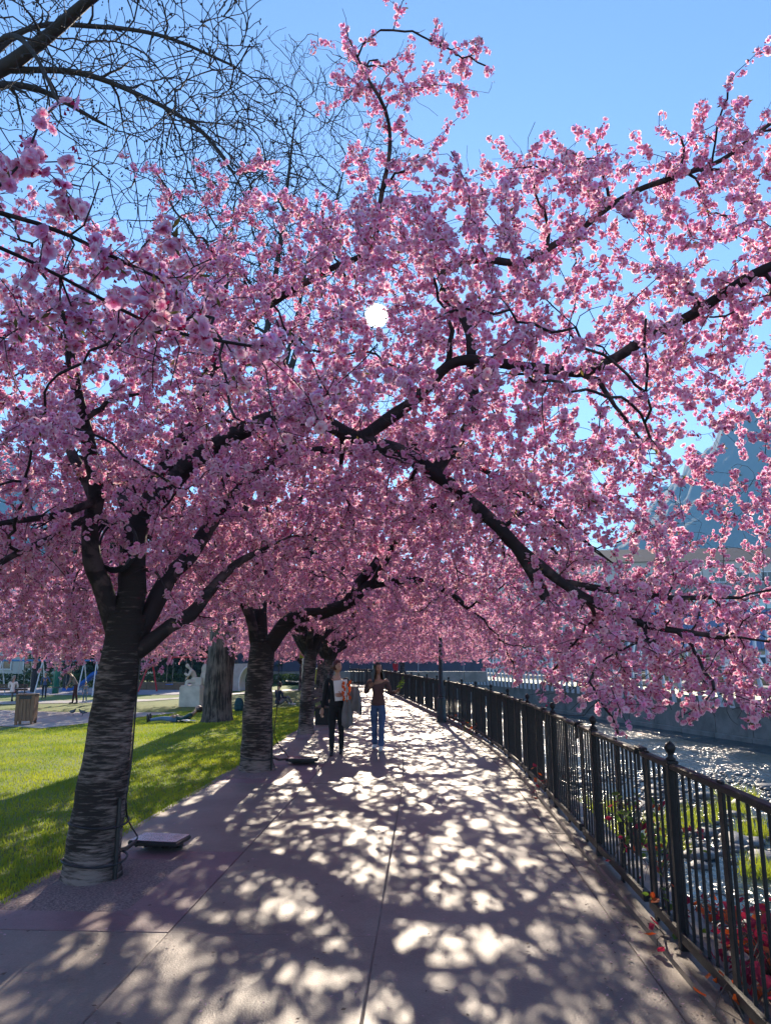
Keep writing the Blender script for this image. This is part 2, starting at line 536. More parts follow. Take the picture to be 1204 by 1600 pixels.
lys = np.concatenate([np.arange(-6, 40, .35), np.arange(40, 125, 3)])
strip_sheet('lawn', M['turf'], lys, lambda y: [-70, -40, -25] + list(np.linspace(-15.2, -3.2, 5)[:-1]) + [-4.0 + .35 * float(cx(y)), lawn_edge(y)], lambda x, y: float(gz(x)) - .012)
xs = np.array([-30, -24, -19, -16.2, -14.5, -13.4, -12.2, -11.3, -10.5, -9.0])
band('plaza_path', M['plaza'], xs, np.interp(xs, [-30, -13.4, -11.3, -10.5, -9], [28, 23.6, 22.0, 23.7, 27.0]), np.interp(xs, [-30, -16, -13.2, -10.5, -9], [36, 31.2, 29.8, 28.2, 27.4]), .006)
xs = np.array([-40, -30, -20.8, -18, -15.2, -14, -12.5, -10.8, -8, -5, -2.5])
mid = np.interp(xs, [-40, -20.8, -14, -10.8, -5, -2.5], [33, 37.3, 39.8, 44.4, 49, 51])
band('park_path', M['plaza'], xs, mid - 1.3, mid + 1.5, .010)
xs = np.linspace(-45, -12.5, 12)
band('playground_floor', M['playfloor'], xs, np.interp(xs, [-45, -12.5], [42, 46.8]), np.full(12, 57.0), .006)

# grass blades on the near lawn
NB = 230000
bx = -2.93 - rng.random(NB) ** 1.3 * 9.1
by = 2.0 + rng.random(NB) ** 1.25 * 26
bx += .35 * cx(by)
h = (.022 + .03 * rng.random(NB)) * (1 + .35 * np.sin(bx * 1.7 + by * .9) * np.sin(by * 1.3))
az = rng.random(NB) * 2 * np.pi; w = .0035 + .003 * rng.random(NB) + by * .00012
lean = .7 * h * rng.random(NB); la = rng.random(NB) * 2 * np.pi
z0 = gz(bx) - .014
V = np.empty((NB, 3, 3))
V[:, 0] = np.stack([bx - w * np.cos(az), by - w * np.sin(az), z0], 1)
V[:, 1] = np.stack([bx + w * np.cos(az), by + w * np.sin(az), z0], 1)
V[:, 2] = np.stack([bx + lean * np.cos(la), by + lean * np.sin(la), z0 + h], 1)
onpath = (bx < -9.0) & (by > np.interp(bx, [-30, -13.4, -11.3, -10.5, -9], [28, 23.6, 22.0, 23.7, 27.0])) & (by < np.interp(bx, [-30, -16, -13.2, -10.5, -9], [36, 31.2, 29.8, 28.2, 27.4]))
V = V[~onpath].reshape(-1, 3)
link('grass', fast_mesh('grass', V, np.arange(len(V)).reshape(-1, 3), M['blade'], False), kind='stuff')

# ------------------------------------------------------------------ the path: slabs with recessed joints
path = bpy.data.objects.new('path', None); COL.objects.link(path); path['kind'] = 'structure'
pys = np.arange(-6, 66, 1.0)
strip_sheet('path_bed', M['joint'], pys, lambda y: [-3.0 + .35 * float(cx(y)), 1.70 + float(cx(y))], lambda x, y: -.010, kind=None, parent=path)


def slab(x0, x1, y0, y1, m, z=0.0, gap=.004, shift=None):
    """one cast slab following the bend, top edge rounded, 6 cm thick"""
    n = max(2, int((y1 - y0) / 1.0) + 1)
    yy = np.linspace(y0 + gap, y1 - gap, n)
    V, F = [], []
    b = .006
    for i, y in enumerate(yy):
        s0, s1 = (float(cx(y)),) * 2 if shift is None else (shift[0] * float(cx(y)), shift[1] * float(cx(y)))
        e = b if i in (0, n - 1) else 0
        l, r = x0 + gap + s0, x1 - gap + s1
        V += [(l, y, z - .06), (l, y, z - b), (l + b, y, z - e * .9), (r - b, y, z - e * .9), (r, y, z - b), (r, y, z - .06)]
    for i in range(n - 1):
        for k in range(5):
            a = i * 6 + k
            F.append((a, a + 1, a + 7, a + 6))
    F.append((0, 1, 2, 3, 4, 5)); F.append(tuple((n - 1) * 6 + k for k in range(5, -1, -1)))
    return MB().add(V, [f[::-1] for f in F]).build('paving_slab', m, path)


bays = [4.98 + 5.65 * k for k in range(-2, 11)]
for k, y0 in enumerate(bays[:-1]):
    y1 = bays[k + 1]
    dz = lambda: random.uniform(-.0025, .0025)
    slab(-1.62, -.31, y0, y1, M['slab'], dz(), shift=(.55, 1))
    slab(-.31, 1.22, y0, y1, M['slab'], dz())
    slab(1.22, 1.62, y0, y0 + 2.83, M['curb'], .0 + dz()); slab(1.22, 1.62, y0 + 2.83, y1, M['curb'], .0 + dz())
    slab(-3.0, -1.62, y0, y0 + 1.97, M['pinkslab'], dz(), shift=(.35, .55))
    slab(-3.0, -1.62, y0 + 1.97, y1, M['slab'], dz(), shift=(.35, .55))
    yt = y0 + 1.07; xt = -2.6 + .35 * float(cx(yt))
    V, F = [], []
    nx, ny = 14, 16
    for j in range(ny + 1):
        for i in range(nx + 1):
            u, v = i / nx, j / ny
            ed = min(u, 1 - u, v, 1 - v)
            V.append((xt - .42 + .98 * u, yt - .72 + 1.35 * v, -.004 + min(ed * 2, .3) * .05 + (.012 * random.random() if ed > 0 else 0)))
    for j in range(ny):
        for i in range(nx):
            a = j * (nx + 1) + i
            F.append((a, a + 1, a + nx + 2, a + nx + 1))
    g = MB().add(V, F).build('tree_pit', M['gravel']); g['kind'] = 'structure'

# ------------------------------------------------------------------ blossom: flower clusters as templates
def flower(V, F, C, c, nrm, dia, tone):
    """a half-double blossom: five outer and three inner petals round a small eye"""
    nrm = np.array(nrm) / np.linalg.norm(nrm)
    a = np.cross(nrm, [0.31, .77, .55]); a /= np.linalg.norm(a); b = np.cross(nrm, a)
    ph = random.random() * 6.28
    for ring, (k, rr, cup) in enumerate([(5, dia / 2, .30), (4, dia * .31, .75)]):
        for i in range(k):
            t = ph + 2 * math.pi * i / k + ring * .6 + random.uniform(-.1, .1)
            e = math.cos(t) * a + math.sin(t) * b; s = -math.sin(t) * a + math.cos(t) * b
            cu = cup * random.uniform(.6, 1.4); wd = rr * .60
            base = c + nrm * (.001 + ring * .002)
            md = c + e * rr * .5 + nrm * (rr * .5 * cu * .5)
            tp = c + e * rr + nrm * (rr * cu) * random.uniform(.7, 1.1)
            n0 = len(V)
            V += [base, md - s * wd, md + s * wd, tp - s * wd * .72, tp + s * wd * .72]
            F += [(n0, n0 + 1, n0 + 2), (n0 + 1, n0 + 3, n0 + 2), (n0 + 3, n0 + 4, n0 + 2)]
            dp, pl = np.array((.80, .22, .49)), np.array((.95, .665, .80)) * tone
            if ring: pl = pl * np.array((1, .90, .95))
            C += [dp, dp * .25 + pl * .75, dp * .25 + pl * .75, np.minimum(pl * 1.06, .95), np.minimum(pl * 1.06, .95)]
    n0 = len(V)
    for i in range(3):
        t = 2.1 * i
        V.append(c + nrm * dia * .13 + (math.cos(t) * a + math.sin(t) * b) * dia * .07); C.append(np.array((.45, .28, .06)))
    F.append((n0, n0 + 1, n0 + 2))


def cluster_mesh(i, nfl, rad, dia):
    V, F, C = [], [], []
    for k in range(nfl):        # a loose, drawn out bunch: every flower on its own stalk
        d = rng.normal(0, 1, 3) * np.array((1, 1, .8)); d /= np.linalg.norm(d)
        c = d * rad * random.uniform(.45, 1.15) + np.array(((k / max(nfl - 1, 1) - .5) * rad * 2.2, 0, -.25 * rad))
        flower(V, F, C, c, d + rng.normal(0, .35, 3) + np.array((0, 0, -.15)), dia * random.uniform(.72, 1.12), random.uniform(.86, 1.08) * np.array((1, random.uniform(.80, 1.14), random.uniform(.90, 1.05))))
        sd = np.cross(d, [.3, .2, 1]); sd = sd / np.linalg.norm(sd) * .0011; n0 = len(V)
        V += [c * .1 - sd, c * .1 + sd, c]; F.append((n0, n0 + 1, n0 + 2)); C += [np.array((.16, .09, .04))] * 3
    for k in range(2 + i % 3):      # unopened buds, deep pink
        d = rng.normal(0, 1, 3); d /= np.linalg.norm(d)
        c = d * rad * 1.5; n0 = len(V); s = .006
        V += [c + d * s * 1.4, c + np.array((s, 0, 0)), c + np.array((0, s, 0)), c + np.array((-s, -s, s)) * .7, c - d * s * 1.2]
        F += [(n0, n0 + 1, n0 + 2), (n0, n0 + 2, n0 + 3), (n0, n0 + 3, n0 + 1), (n0 + 4, n0 + 2, n0 + 1), (n0 + 4, n0 + 3, n0 + 2), (n0 + 4, n0 + 1, n0 + 3)]
        C += [np.array((.62, .05, .22))] * 5
    if i % 3 == 0:          # a pair of young leaves
        for k in range(2):
            d = rng.normal(0, 1, 3); d /= np.linalg.norm(d); s = np.cross(d, [0.2, .3, 1]); s /= np.linalg.norm(s)
            n0 = len(V); c = d * rad * .6
            V += [c, c + d * .018 + s * .006, c + d * .018 - s * .006, c + d * .036]
            F += [(n0, n0 + 1, n0 + 2), (n0 + 1, n0 + 3, n0 + 2)]
            C += [np.array((.14, .12, .03))] * 4
    me = bpy.data.meshes.new('blossom_cluster')
    me.from_pydata([tuple(v) for v in V], [], F)
    at = me.color_attributes.new('tint', 'FLOAT_COLOR', 'POINT')
    at.data.foreach_set('color', np.concatenate([np.array(C), np.ones((len(C), 1))], 1).astype(np.float32).ravel())
    me.materials.append(M['petal'])
    me.update()
    return me


TEMPL = [cluster_mesh(i, n, r, d) for i, (n, r, d) in enumerate([(6, .023, .040), (5, .020, .041), (4, .018, .040), (7, .026, .039), (3, .015, .040), (5, .022, .042), (2, .012, .038), (8, .028, .039)])]
TOBJ = [bpy.data.objects.new('blossom_template', me) for me in TEMPL]    # kept out of the scene, read by the scatter below


def scatter_group(name, objs):
    g = bpy.data.node_groups.new(name, 'GeometryNodeTree')
    g.interface.new_socket('Geometry', in_out='INPUT', socket_type='NodeSocketGeometry')
    g.interface.new_socket('Geometry', in_out='OUTPUT', socket_type='NodeSocketGeometry')
    n, l = g.nodes, g.links
    gi = n.new('NodeGroupInput'); go = n.new('NodeGroupOutput')
    g2i = n.new('GeometryNodeGeometryToInstance')
    for o in objs:
        oi = n.new('GeometryNodeObjectInfo'); oi.inputs['Object'].default_value = o; oi.inputs['As Instance'].default_value = False
        l.new(oi.outputs['Geometry'], g2i.inputs[0])
    ip = n.new('GeometryNodeInstanceOnPoints')
    l.new(gi.outputs[0], ip.inputs['Points']); l.new(g2i.outputs[0], ip.inputs['Instance'])
    ip.inputs['Pick Instance'].default_value = True

    def att(nm, dt):
        a = n.new('GeometryNodeInputNamedAttribute'); a.data_type = dt; a.inputs['Name'].default_value = nm
        return next(s for s in a.outputs if s.enabled and s.name == 'Attribute')
    l.new(att('pick', 'INT'), ip.inputs['Instance Index'])
    l.new(att('turn', 'FLOAT_VECTOR'), ip.inputs['Rotation'])
    l.new(att('size', 'FLOAT'), ip.inputs['Scale'])
    l.new(ip.outputs[0], go.inputs[0])
    return g


BLOSSOM = scatter_group('blossom_scatter', TOBJ)


def points_mesh(name, P, pick, turn, size):
    me = bpy.data.meshes.new(name)
    me.vertices.add(len(P)); me.vertices.foreach_set('co', np.ascontiguousarray(P, np.float32).ravel())
    a = me.attributes.new('pick', 'INT', 'POINT'); a.data.foreach_set('value', np.ascontiguousarray(pick, np.int32))
    a = me.attributes.new('turn', 'FLOAT_VECTOR', 'POINT'); a.data.foreach_set('vector', np.ascontiguousarray(turn, np.float32).ravel())
    a = me.attributes.new('size', 'FLOAT', 'POINT'); a.data.foreach_set('value', np.ascontiguousarray(size, np.float32))
    return me


# ------------------------------------------------------------------ branching
def smooth_path(pts, step=.09):
    """Catmull-Rom through the given points, resampled"""
    p = [np.array(q, float) for q in pts]
    p = [2 * p[0] - p[1]] + p + [2 * p[-1] - p[-2]]
    out = []
    for i in range(1, len(p) - 2):
        k = max(2, int(np.linalg.norm(p[i + 1] - p[i]) / step))
        for j in range(k):
            t = j / k
            out.append(.5 * ((2 * p[i]) + (-p[i - 1] + p[i + 1]) * t + (2 * p[i - 1] - 5 * p[i] + 4 * p[i + 1] - p[i + 2]) * t * t + (-p[i - 1] + 3 * p[i] - 3 * p[i + 1] + p[i + 2]) * t ** 3))
    out.append(p[-2])
    return np.array(out)


class Skeleton:
    def __init__(self):
        self.pos, self.tan, self.rad, self.lev = [], [], [], []

    def add(self, P, r, lev, skip=0):
        T = np.gradient(P, axis=0); T /= np.maximum(np.linalg.norm(T, axis=1, keepdims=True), 1e-9)
        for i in range(skip, len(P)):
            self.pos.append(P[i]); self.tan.append(T[i]); self.rad.append(r[i]); self.lev.append(lev)

    def grow(self, targets, lev, r0, r1, dmin, dmax, droop, wig, batch=60, step=.08, ratio=.62, jit=.18):
        """every target is reached by a curved shoot from the nearest wood: returns paths, radii"""
        paths, rads = [], []
        T = [np.array(t) for t in targets]
        for b in range(0, len(T), batch):
            kd = kdtree.KDTree(len(self.pos))
            for i, p in enumerate(self.pos): kd.insert(p, i)
            kd.balance()
            new = []
            for t in T[b:b + batch]:
                best = None
                for co, i, d in kd.find_n(t, 10):
                    up = (t - np.array(co)) @ self.tan[i] / max(d, 1e-6)
                    sc = d * (1.25 - .35 * up)
                    if best is None or sc < best[0]: best = (sc, i, d)
                _, i, d = best
                if d < dmin or d > dmax: continue
                s, tn = self.pos[i], self.tan[i]
                v = t - s
                ini = tn * .55 + v / d * .6 + np.array((0, 0, .25 * droop)) + rng.normal(0, jit, 3)
                ini /= np.linalg.norm(ini)
                fin = v / d + np.array((0, 0, -droop)) + rng.normal(0, jit * 1.1, 3)
                fin /= np.linalg.norm(fin)
                k = max(4, int(d / step) + 1)
                u = np.linspace(0, 1, k)[:, None]
                c1, c2 = s + ini * d * .38, t - fin * d * .36
                P = (1 - u) ** 3 * s + 3 * (1 - u) ** 2 * u * c1 + 3 * (1 - u) * u * u * c2 + u ** 3 * t
                P[1:-1] += rng.normal(0, wig, (k - 2, 3)) * d ** .5
                ra = max(min(self.rad[i] * ratio, r0), r1)
                r = ra + (min(r1, ra * .8) - ra) * np.linspace(0, 1, k) ** .8
                paths.append(P); rads.append(r); new.append((P, r))
            for P, r in new: self.add(P, r, lev, 1)
        return paths, rads


def nz3(P, f, seed=0.0):
    return np.array([noise.noise(Vector((p[0] * f + seed, p[1] * f, p[2] * f))) for p in P])


def stem_mesh(name, P, r, m, n=20, rough=.06, flare=0.0, freq=3.0, zf=1.0):
    """one thick stem with an uneven surface"""
    V, F = tube_arrays([P], [r], n)
    cen = np.repeat(P, n, 0)
    off = V - cen
    q = np.array([noise.noise(Vector((v[0] * freq, v[1] * freq, v[2] * freq * zf))) + .5 * noise.noise(Vector((v[0] * freq * 2.7, v[1] * freq * 2.7, v[2] * freq * 2.7 * zf))) for v in V])
    k = 1 + rough * q
    if flare:
        zz = V[:, 2] - P[0][2]
        a = np.arctan2(off[:, 1], off[:, 0])
        k = k + flare * np.exp(-np.clip(zz, 0, None) / .14) * (1 + .35 * np.sin(a * 4 + 1.3))
    V = cen + off * k[:, None]
    return fast_mesh(name, V, F, m)


def dome_targets(nn, fn, box, edge=0.0):
    """points evenly loose inside the space where fn(P) > 0"""
    out = []
    while len(out) < nn:
        P = box[0] + rng.random((4000, 3)) * (box[1] - box[0])
        out += list(P[fn(P) > 0])
    return out[:nn]


def cam_view(P):
    """metres ahead of the camera and whether a point is inside its picture (only to choose which clusters are nearest)"""
    c = np.array(cam.location); Rm = np.array(cam.rotation_euler.to_matrix())
    q = (P - c) @ Rm
    z = -q[:, 2]
    ins = (z > .3) & (np.abs(q[:, 0]) < z * 602 / 1150) & (np.abs(q[:, 1]) < z * 800 / 1150)
    return z, ins


def cherry(label, base, trunk, limbs, inside, box, n1, n2, n3, spacing=.040, group='flowering cherry trees along the path', parts=300, bare=.13, trunk_r=(.208, .15), keep=None, extra=(), spurs=2.6, step=.08):
    t = thing('cherry_tree', label, 'tree', base, 0, group)
    b0 = np.array(base)
    loc = lambda P: np.array(P) - b0
    P = smooth_path(trunk, .06); r = np.linspace(trunk_r[0], trunk_r[1], len(P))
    link('trunk', stem_mesh('trunk', loc(P), r, M['cherry'], 32, .10, .20, 3.0, 1.0), t)
    sk = Skeleton()
    for r0, pts, rend in limbs:
        Q = smooth_path(pts, .08)
        Q[1:] += np.array([[noise.noise(Vector(q * 1.9)), noise.noise(Vector(q * 1.9 + 7)), noise.noise(Vector(q * 1.9 + 13))] for q in Q[1:]]) * .05
        rr = rend + (r0 - rend) * (1 - np.linspace(0, 1, len(Q))) ** .8
        link('limb', stem_mesh('limb', loc(Q), rr, M['limb'] if r0 < .1 else M['cherry'], 10, .16, 0, 4.0), t)
        sk.add(Q, rr, 0, 6)
    far = lambda pts: sorted(pts, key=lambda q: min(np.linalg.norm(np.array(sk.pos[::12]) - q, axis=1)))
    X = [[], [], []]
    for r0, pts, rend in limbs:             # short spurs that dress the limbs
        Q = smooth_path(pts, .08)
        for _ in range(int(len(Q) * spurs)):
            q = Q[int(len(Q) * (.3 + .7 * random.random()) * .999)]
            d = rng.normal(0, 1, 3); d /= np.linalg.norm(d)
            X[2].append(q + d * random.uniform(.14, .34)); X[1] += [q + d * random.uniform(.3, .6)] if random.random() < .18 else []
    for lo, hi, a1, a2, a3 in extra:        # sprays that reach out of the dome
        lo, hi = np.array(lo), np.array(hi)
        for q, a in zip(X, (a1, a2, a3)):
            u = rng.random((a, 3)); u = .5 + (u - .5) * (.6 + .4 * rng.random((a, 1)))
            q += list(lo + (hi - lo) * u)
    p1, r1 = sk.grow(far(dome_targets(n1, inside, box) + X[0]), 1, .030, .009, .25, 3.5, .12, .016, 12)
    p2, r2 = sk.grow(far(dome_targets(n2, inside, box) + X[1]), 2, .010, .004, .12, 1.6, .22, .012, 60)
    p3, r3 = sk.grow(dome_targets(n3, inside, box) + X[2], 3, .0048, .0022, .08, .9, .35, .008, 400, step)
    link('branches', fast_mesh('branches', *_pair(p1, r1, 6, b0), M['limb']), t, 'stuff')
    link('twigs', fast_mesh('twigs', *_pair(p2 + p3, r2 + r3, 3, b0), M['twig']), t, 'stuff')
    pos = []
    for grp, frac, sp in ((p1, .55, spacing * 1.3), (p2, .25, spacing), (p3, .05, spacing)):
        for Q in grp:
            if random.random() < bare * (1 if frac > .1 else 2.4): continue
            L = np.concatenate([[0], np.cumsum(np.linalg.norm(np.diff(Q, axis=0), axis=1))])
            s = L[-1] * frac + random.random() * sp
            while s < L[-1]:
                q = np.array([np.interp(s, L, Q[:, k]) for k in range(3)])
                pos.append(q + rng.normal(0, .013, 3) + np.array((0, 0, -.012)))
                s += sp * random.uniform(.7, 1.6) * (2.5 if random.random() < .07 else 1)
    pos = np.array(pos)
    if keep is not None: pos = pos[keep(pos)]
    pick = rng.integers(0, len(TEMPL), len(pos)); turn = rng.random((len(pos), 3)) * 6.283; size = .82 + .40 * rng.random(len(pos))
    # clear line to the sun through a hole in the crown
    dS = np.array(SUN); q = pos - np.array((0, 0, EYE)); al = q @ dS
    pr = np.linalg.norm(q - al[:, None] * dS, axis=1)
    ok = ~((al > 0) & (pr < .055 + .0105 * al))
    pos, pick, turn, size = pos[ok], pick[ok], turn[ok], size[ok]
    z, ins = cam_view(pos)
    near = np.nonzero(ins)[0]; near = near[np.argsort(z[near])][:parts]
    for i in near:
        o = bpy.data.objects.new('blossom_cluster', TEMPL[pick[i]])
        COL.objects.link(o); o.parent = t
        o.location = pos[i] - b0; o.rotation_euler = turn[i]; o.scale = (size[i],) * 3
    rest = np.ones(len(pos), bool); rest[near] = False
    me = points_mesh('blossoms', pos[rest] - b0, pick[rest], turn[rest], size[rest])
    o = link('blossoms', me, t, 'stuff')
    o.modifiers.new('scatter', 'NODES').node_group = BLOSSOM
    FULL[t.name] = (pos - b0, pick, turn, size)
    print('CHERRY', label[:40], len(p1), len(p2), len(p3), 'clusters', len(pos))
    return t


FULL = {}


def _pair(paths, rads, n, b0):
    V, F = tube_arrays(paths, rads, n)
    return V - b0, F


# the nearest tree in view: limbs measured from the photograph
trunk1 = [(-2.61, 6.05, -.05), (-2.59, 6.05, .35), (-2.55, 6.05, .83), (-2.52, 6.05, 1.32), (-2.48, 6.05, 1.73), (-2.45, 6.05, 2.05)]
L1 = [
    (.088, [(-2.48, 6.05, 1.80), (-2.63, 6.0, 2.23), (-2.73, 5.9, 2.46), (-2.71, 5.8, 2.76), (-2.64, 5.7, 2.98), (-2.66, 5.5, 3.32), (-2.63, 5.2, 3.74), (-2.67, 4.9, 4.23)], .02),
    (.125, [(-2.46, 6.05, 1.95), (-2.47, 6.1, 2.43), (-2.49, 6.2, 2.77), (-2.42, 6.3, 3.02), (-2.34, 6.4, 3.37), (-2.18, 6.6, 3.95), (-2.09, 6.8, 4.62), (-2.09, 7.0, 5.56)], .015),
    (.085, [(-2.40, 6.05, 1.82), (-2.26, 6.4, 2.40), (-2.12, 6.8, 2.75), (-1.94, 7.2, 3.27), (-1.58, 7.6, 3.78), (-1.31, 8.0, 4.49), (-1.07, 8.4, 5.2)], .015),
    (.072, [(-2.40, 6.05, 1.70), (-2.11, 6.1, 1.97), (-1.96, 6.2, 2.08), (-1.88, 6.3, 2.22), (-1.67, 6.5, 2.53), (-1.41, 6.6, 2.71)], .02),
    (.088, [(-2.43, 6.28, 2.95), (-2.03, 6.2, 3.40), (-1.61, 6.1, 3.63), (-1.26, 6.0, 3.72), (-.85, 5.9, 3.67), (-.47, 5.8, 3.43), (-.10, 5.7, 3.28), (.15, 5.6, 3.09), (.37, 5.5, 2.85), (.61, 5.4, 2.61), (.73, 5.35, 2.39), (.86, 5.3, 2.12)], .038),
    (.048, [(.58, 5.42, 2.62), (.93, 5.3, 2.24), (1.19, 5.2, 2.07), (1.46, 5.1, 1.93), (1.69, 5.05, 1.87), (1.96, 5.0, 1.80)], .014),
    (.028, [(.95, 5.3, 2.22), (1.3, 5.25, 2.14), (1.7, 5.3, 2.12), (2.2, 5.3, 2.10)], .010),
    (.050, [(.10, 5.62, 3.12), (.40, 5.7, 3.55), (.44, 5.8, 4.02), (.36, 5.9, 4.50), (.20, 6.0, 4.86), (.25, 6.0, 5.08), (.59, 6.0, 5.16), (.91, 5.9, 5.05), (1.23, 5.8, 5.23), (1.65, 5.7, 5.46), (2.11, 5.6, 5.64), (2.45, 5.5, 5.71), (2.81, 5.3, 5.89)], .014),
    (.050, [(-.52, 5.8, 3.46), (-.10, 5.8, 3.76), (.22, 5.7, 4.05), (.58, 5.6, 4.05), (.90, 5.4, 3.90), (1.17, 5.3, 3.81), (1.38, 5.2, 3.84), (1.75, 5.0, 4.02), (2.05, 4.8, 4.15), (2.39, 4.6, 4.24)], .030),
    (.045, [(-2.09, 6.8, 4.50), (-1.46, 6.5, 5.01), (-.92, 6.2, 5.16), (-.43, 6.0, 5.35), (-.31, 5.8, 5.72), (-.27, 5.6, 6.26), (-.45, 5.4, 6.54), (-.58, 5.3, 6.83)], .006),
    (.032, [(-2.64, 5.7, 2.95), (-2.84, 5.4, 2.77), (-3.06, 5.1, 2.64), (-3.4, 4.8, 2.50)], .014),
    (.032, [(-2.68, 5.75, 2.84), (-2.87, 5.3, 2.52), (-2.97, 5.0, 2.34), (-3.15, 4.7, 2.05)], .012),
    (.050, [(-2.64, 5.7, 2.95), (-3.10, 6.0, 3.53), (-3.65, 6.2, 3.91), (-4.36, 6.4, 4.24)], .014),
    (.055, [(-2.49, 6.2, 2.75), (-2.9, 6.8, 3.3), (-3.4, 7.6, 3.8), (-4.0, 8.4, 3.9)], .014),
    (.055, [(-1.60, 7.58, 3.75), (-.8, 7.9, 4.0), (.1, 8.1, 4.0), (1.0, 8.1, 3.6), (1.8, 8.0, 2.9)], .014),
]


def in1(P):
    x, y, z = P.T
    dx, dy = x + 2.3, y - 6.2
    top = np.where(x < -.4, 5.5, 5.75) - np.where(dy < 0, np.where(x < -.4, .30, .19), .10) * dy ** 2 - np.where(dx < 0, .09, .012) * dx ** 2
    top = top + .35 * np.sin(x * 2.1 + y) * np.sin(y * 1.7 - x)
    low = 2.45 - .55 * np.clip(-x - 2.9, 0, 1.3) - 1.1 * np.clip(x - 1.25, 0, 1.0) + .35 * np.clip(np.abs(x + .6) < 1.2, 0, 1) + .18 * np.sin(x * 3 + y * 2)
    hole = .9 + .5 * (x > 2.2)
    gaps = (x < .7) | (np.sin(2.3 * x + .6 * y) * np.sin(2.1 * y + 1) * np.sin(2.6 * z + .5 * x) > -.16)      # open pockets on the river side
    return np.minimum(top - z, z - low) * ((dx / 5.2) ** 2 + (dy / 3.5) ** 2 < hole) * gaps


T1 = cherry('nearest flowering cherry, leaning banded trunk with two black straps', (-2.61, 6.05, 0), trunk1, L1, in1, np.array([(-6.6, 2.6, 1.0), (3.5, 9.9, 6.6)]), 140, 1000, 7600, extra=[
    ((-1.05, 5.0, 6.0), (.75, 6.0, 7.25), 5, 26, 80), ((.3, 5.2, 5.2), (3.2, 6.4, 6.2), 8, 46, 170), ((1.9, 4.6, 3.9), (3.3, 5.8, 6.2), 7, 46, 190),
    ((.7, 4.3, 1.15), (2.7, 6.6, 2.3), 12, 60, 260), ((-6.4, 6.2, 1.75), (-3.0, 9.4, 3.2), 12, 70, 300), ((-2.6, 4.6, 4.6), (.4, 6.4, 5.7), 4, 30, 160)])

trunk2 = [(-2.57, 11.7, -.05), (-2.58, 11.7, .52), (-2.58, 11.7, 1.09), (-2.56, 11.7, 1.58), (-2.52, 11.7, 1.93)]
L2 = [
    (.09, [(-2.56, 11.7, 1.75), (-2.76, 11.6, 2.37), (-2.88, 11.5, 2.67), (-3.10, 11.3, 3.15), (-3.28, 11.1, 3.73), (-3.68, 11.0, 4.32)], .016),
    (.12, [(-2.53, 11.7, 1.88), (-2.65, 11.9, 2.70), (-2.51, 12.1, 3.25), (-2.31, 12.4, 3.84), (-2.14, 12.6, 4.56), (-2.08, 12.8, 5.2)], .014),
    (.13, [(-2.50, 11.7, 1.75), (-2.13, 11.6, 2.25), (-1.61, 11.5, 2.39), (-1.14, 11.3, 2.53), (-.74, 11.2, 2.81), (-.20, 11.1, 2.85), (.37, 11.0, 2.66), (.92, 10.9, 2.22)], .02),
    (.08, [(-2.65, 11.9, 2.65), (-2.74, 11.9, 3.33), (-2.95, 12.0, 4.11), (-3.32, 12.2, 5.0)], .014),
    (.08, [(-1.18, 11.3, 2.52), (-.59, 11.2, 3.32), (.20, 11.0, 3.88), (.96, 10.8, 3.92), (1.67, 10.6, 3.50), (2.14, 10.4, 2.82)], .016),
    (.07, [(-2.48, 12.1, 3.2), (-1.6, 12.8, 3.9), (-.6, 13.4, 4.4), (.6, 13.8, 4.3), (1.7, 13.9, 3.5)], .014),
    (.06, [(-2.62, 11.8, 2.4), (-3.4, 12.3, 2.9), (-4.4, 12.8, 3.5), (-5.6, 13.1, 3.4)], .014),
    (.06, [(-2.9, 11.5, 2.7), (-3.6, 10.6, 3.2), (-4.4, 9.9, 3.6), (-5.2, 9.4, 3.3)], .014),
    (.06, [(-.74, 11.2, 2.8), (-.3, 10.2, 3.4), (.3, 9.4, 3.7), (1.2, 9.0, 3.5)], .014),
]


def in2(P):
    x, y, z = P.T
    dx, dy = x + 2.2, y - 11.7
    r2 = dx ** 2 + dy ** 2
    top = 5.7 - .10 * r2 + .05 * np.clip(dx, 0, 9) ** 2 + .35 * np.sin(x * 2.3 + y) * np.sin(y * 1.9 - x)
    low = 2.35 - .7 * np.clip(-x - 3.8, 0, 1.1) - .9 * np.clip(x - 1.2, 0, 1.1) + .2 * np.sin(x * 3 + y * 2)
    return np.minimum(top - z, z - low) * ((dx / np.where(dx < 0, 3.9, 5.0)) ** 2 + (dy / 3.9) ** 2 < 1)


T2 = cherry('second flowering cherry in the row, its limb arching over the path', (-2.57, 11.7, 0), trunk2, L2, in2, np.array([(-7.2, 7.8, 1.0), (3.2, 15.8, 6.4)]), 105, 700, 4700, trunk_r=(.25, .19), extra=[((.9, 8.8, 1.2), (3.0, 14.0, 2.6), 18, 80, 330), ((-5.8, 9.6, 1.9), (-3.4, 14.0, 3.2), 10, 50, 200)])

trunkg = [(-2.7, 17.3, -.05), (-2.68, 17.3, .7), (-2.66, 17.32, 1.3), (-2.62, 17.3, 1.9)]
LG = []
for k in range(8):
    a = k * .785 + .35 + .2 * math.sin(k * 5)
    e = 2.6 + .9 * abs(math.sin(k * 2.1 + 1)); up = 3.2 + 1.4 * math.sin(k * 1.7) ** 2
    c, s = math.cos(a), math.sin(a)
    LG.append((.085 + .02 * (k % 2), [(-2.64, 17.3, 1.65 + .03 * k), (-2.64 + c * .4, 17.3 + s * .4, 2.3 + .1 * (k % 3)), (-2.64 + c * 1.2, 17.3 + s * 1.2, up - .4), (-2.64 + c * e * .8, 17.3 + s * e * .8, up + .2), (-2.64 + c * (e + .8), 17.3 + s * (e + .8), up - .5)], .014))


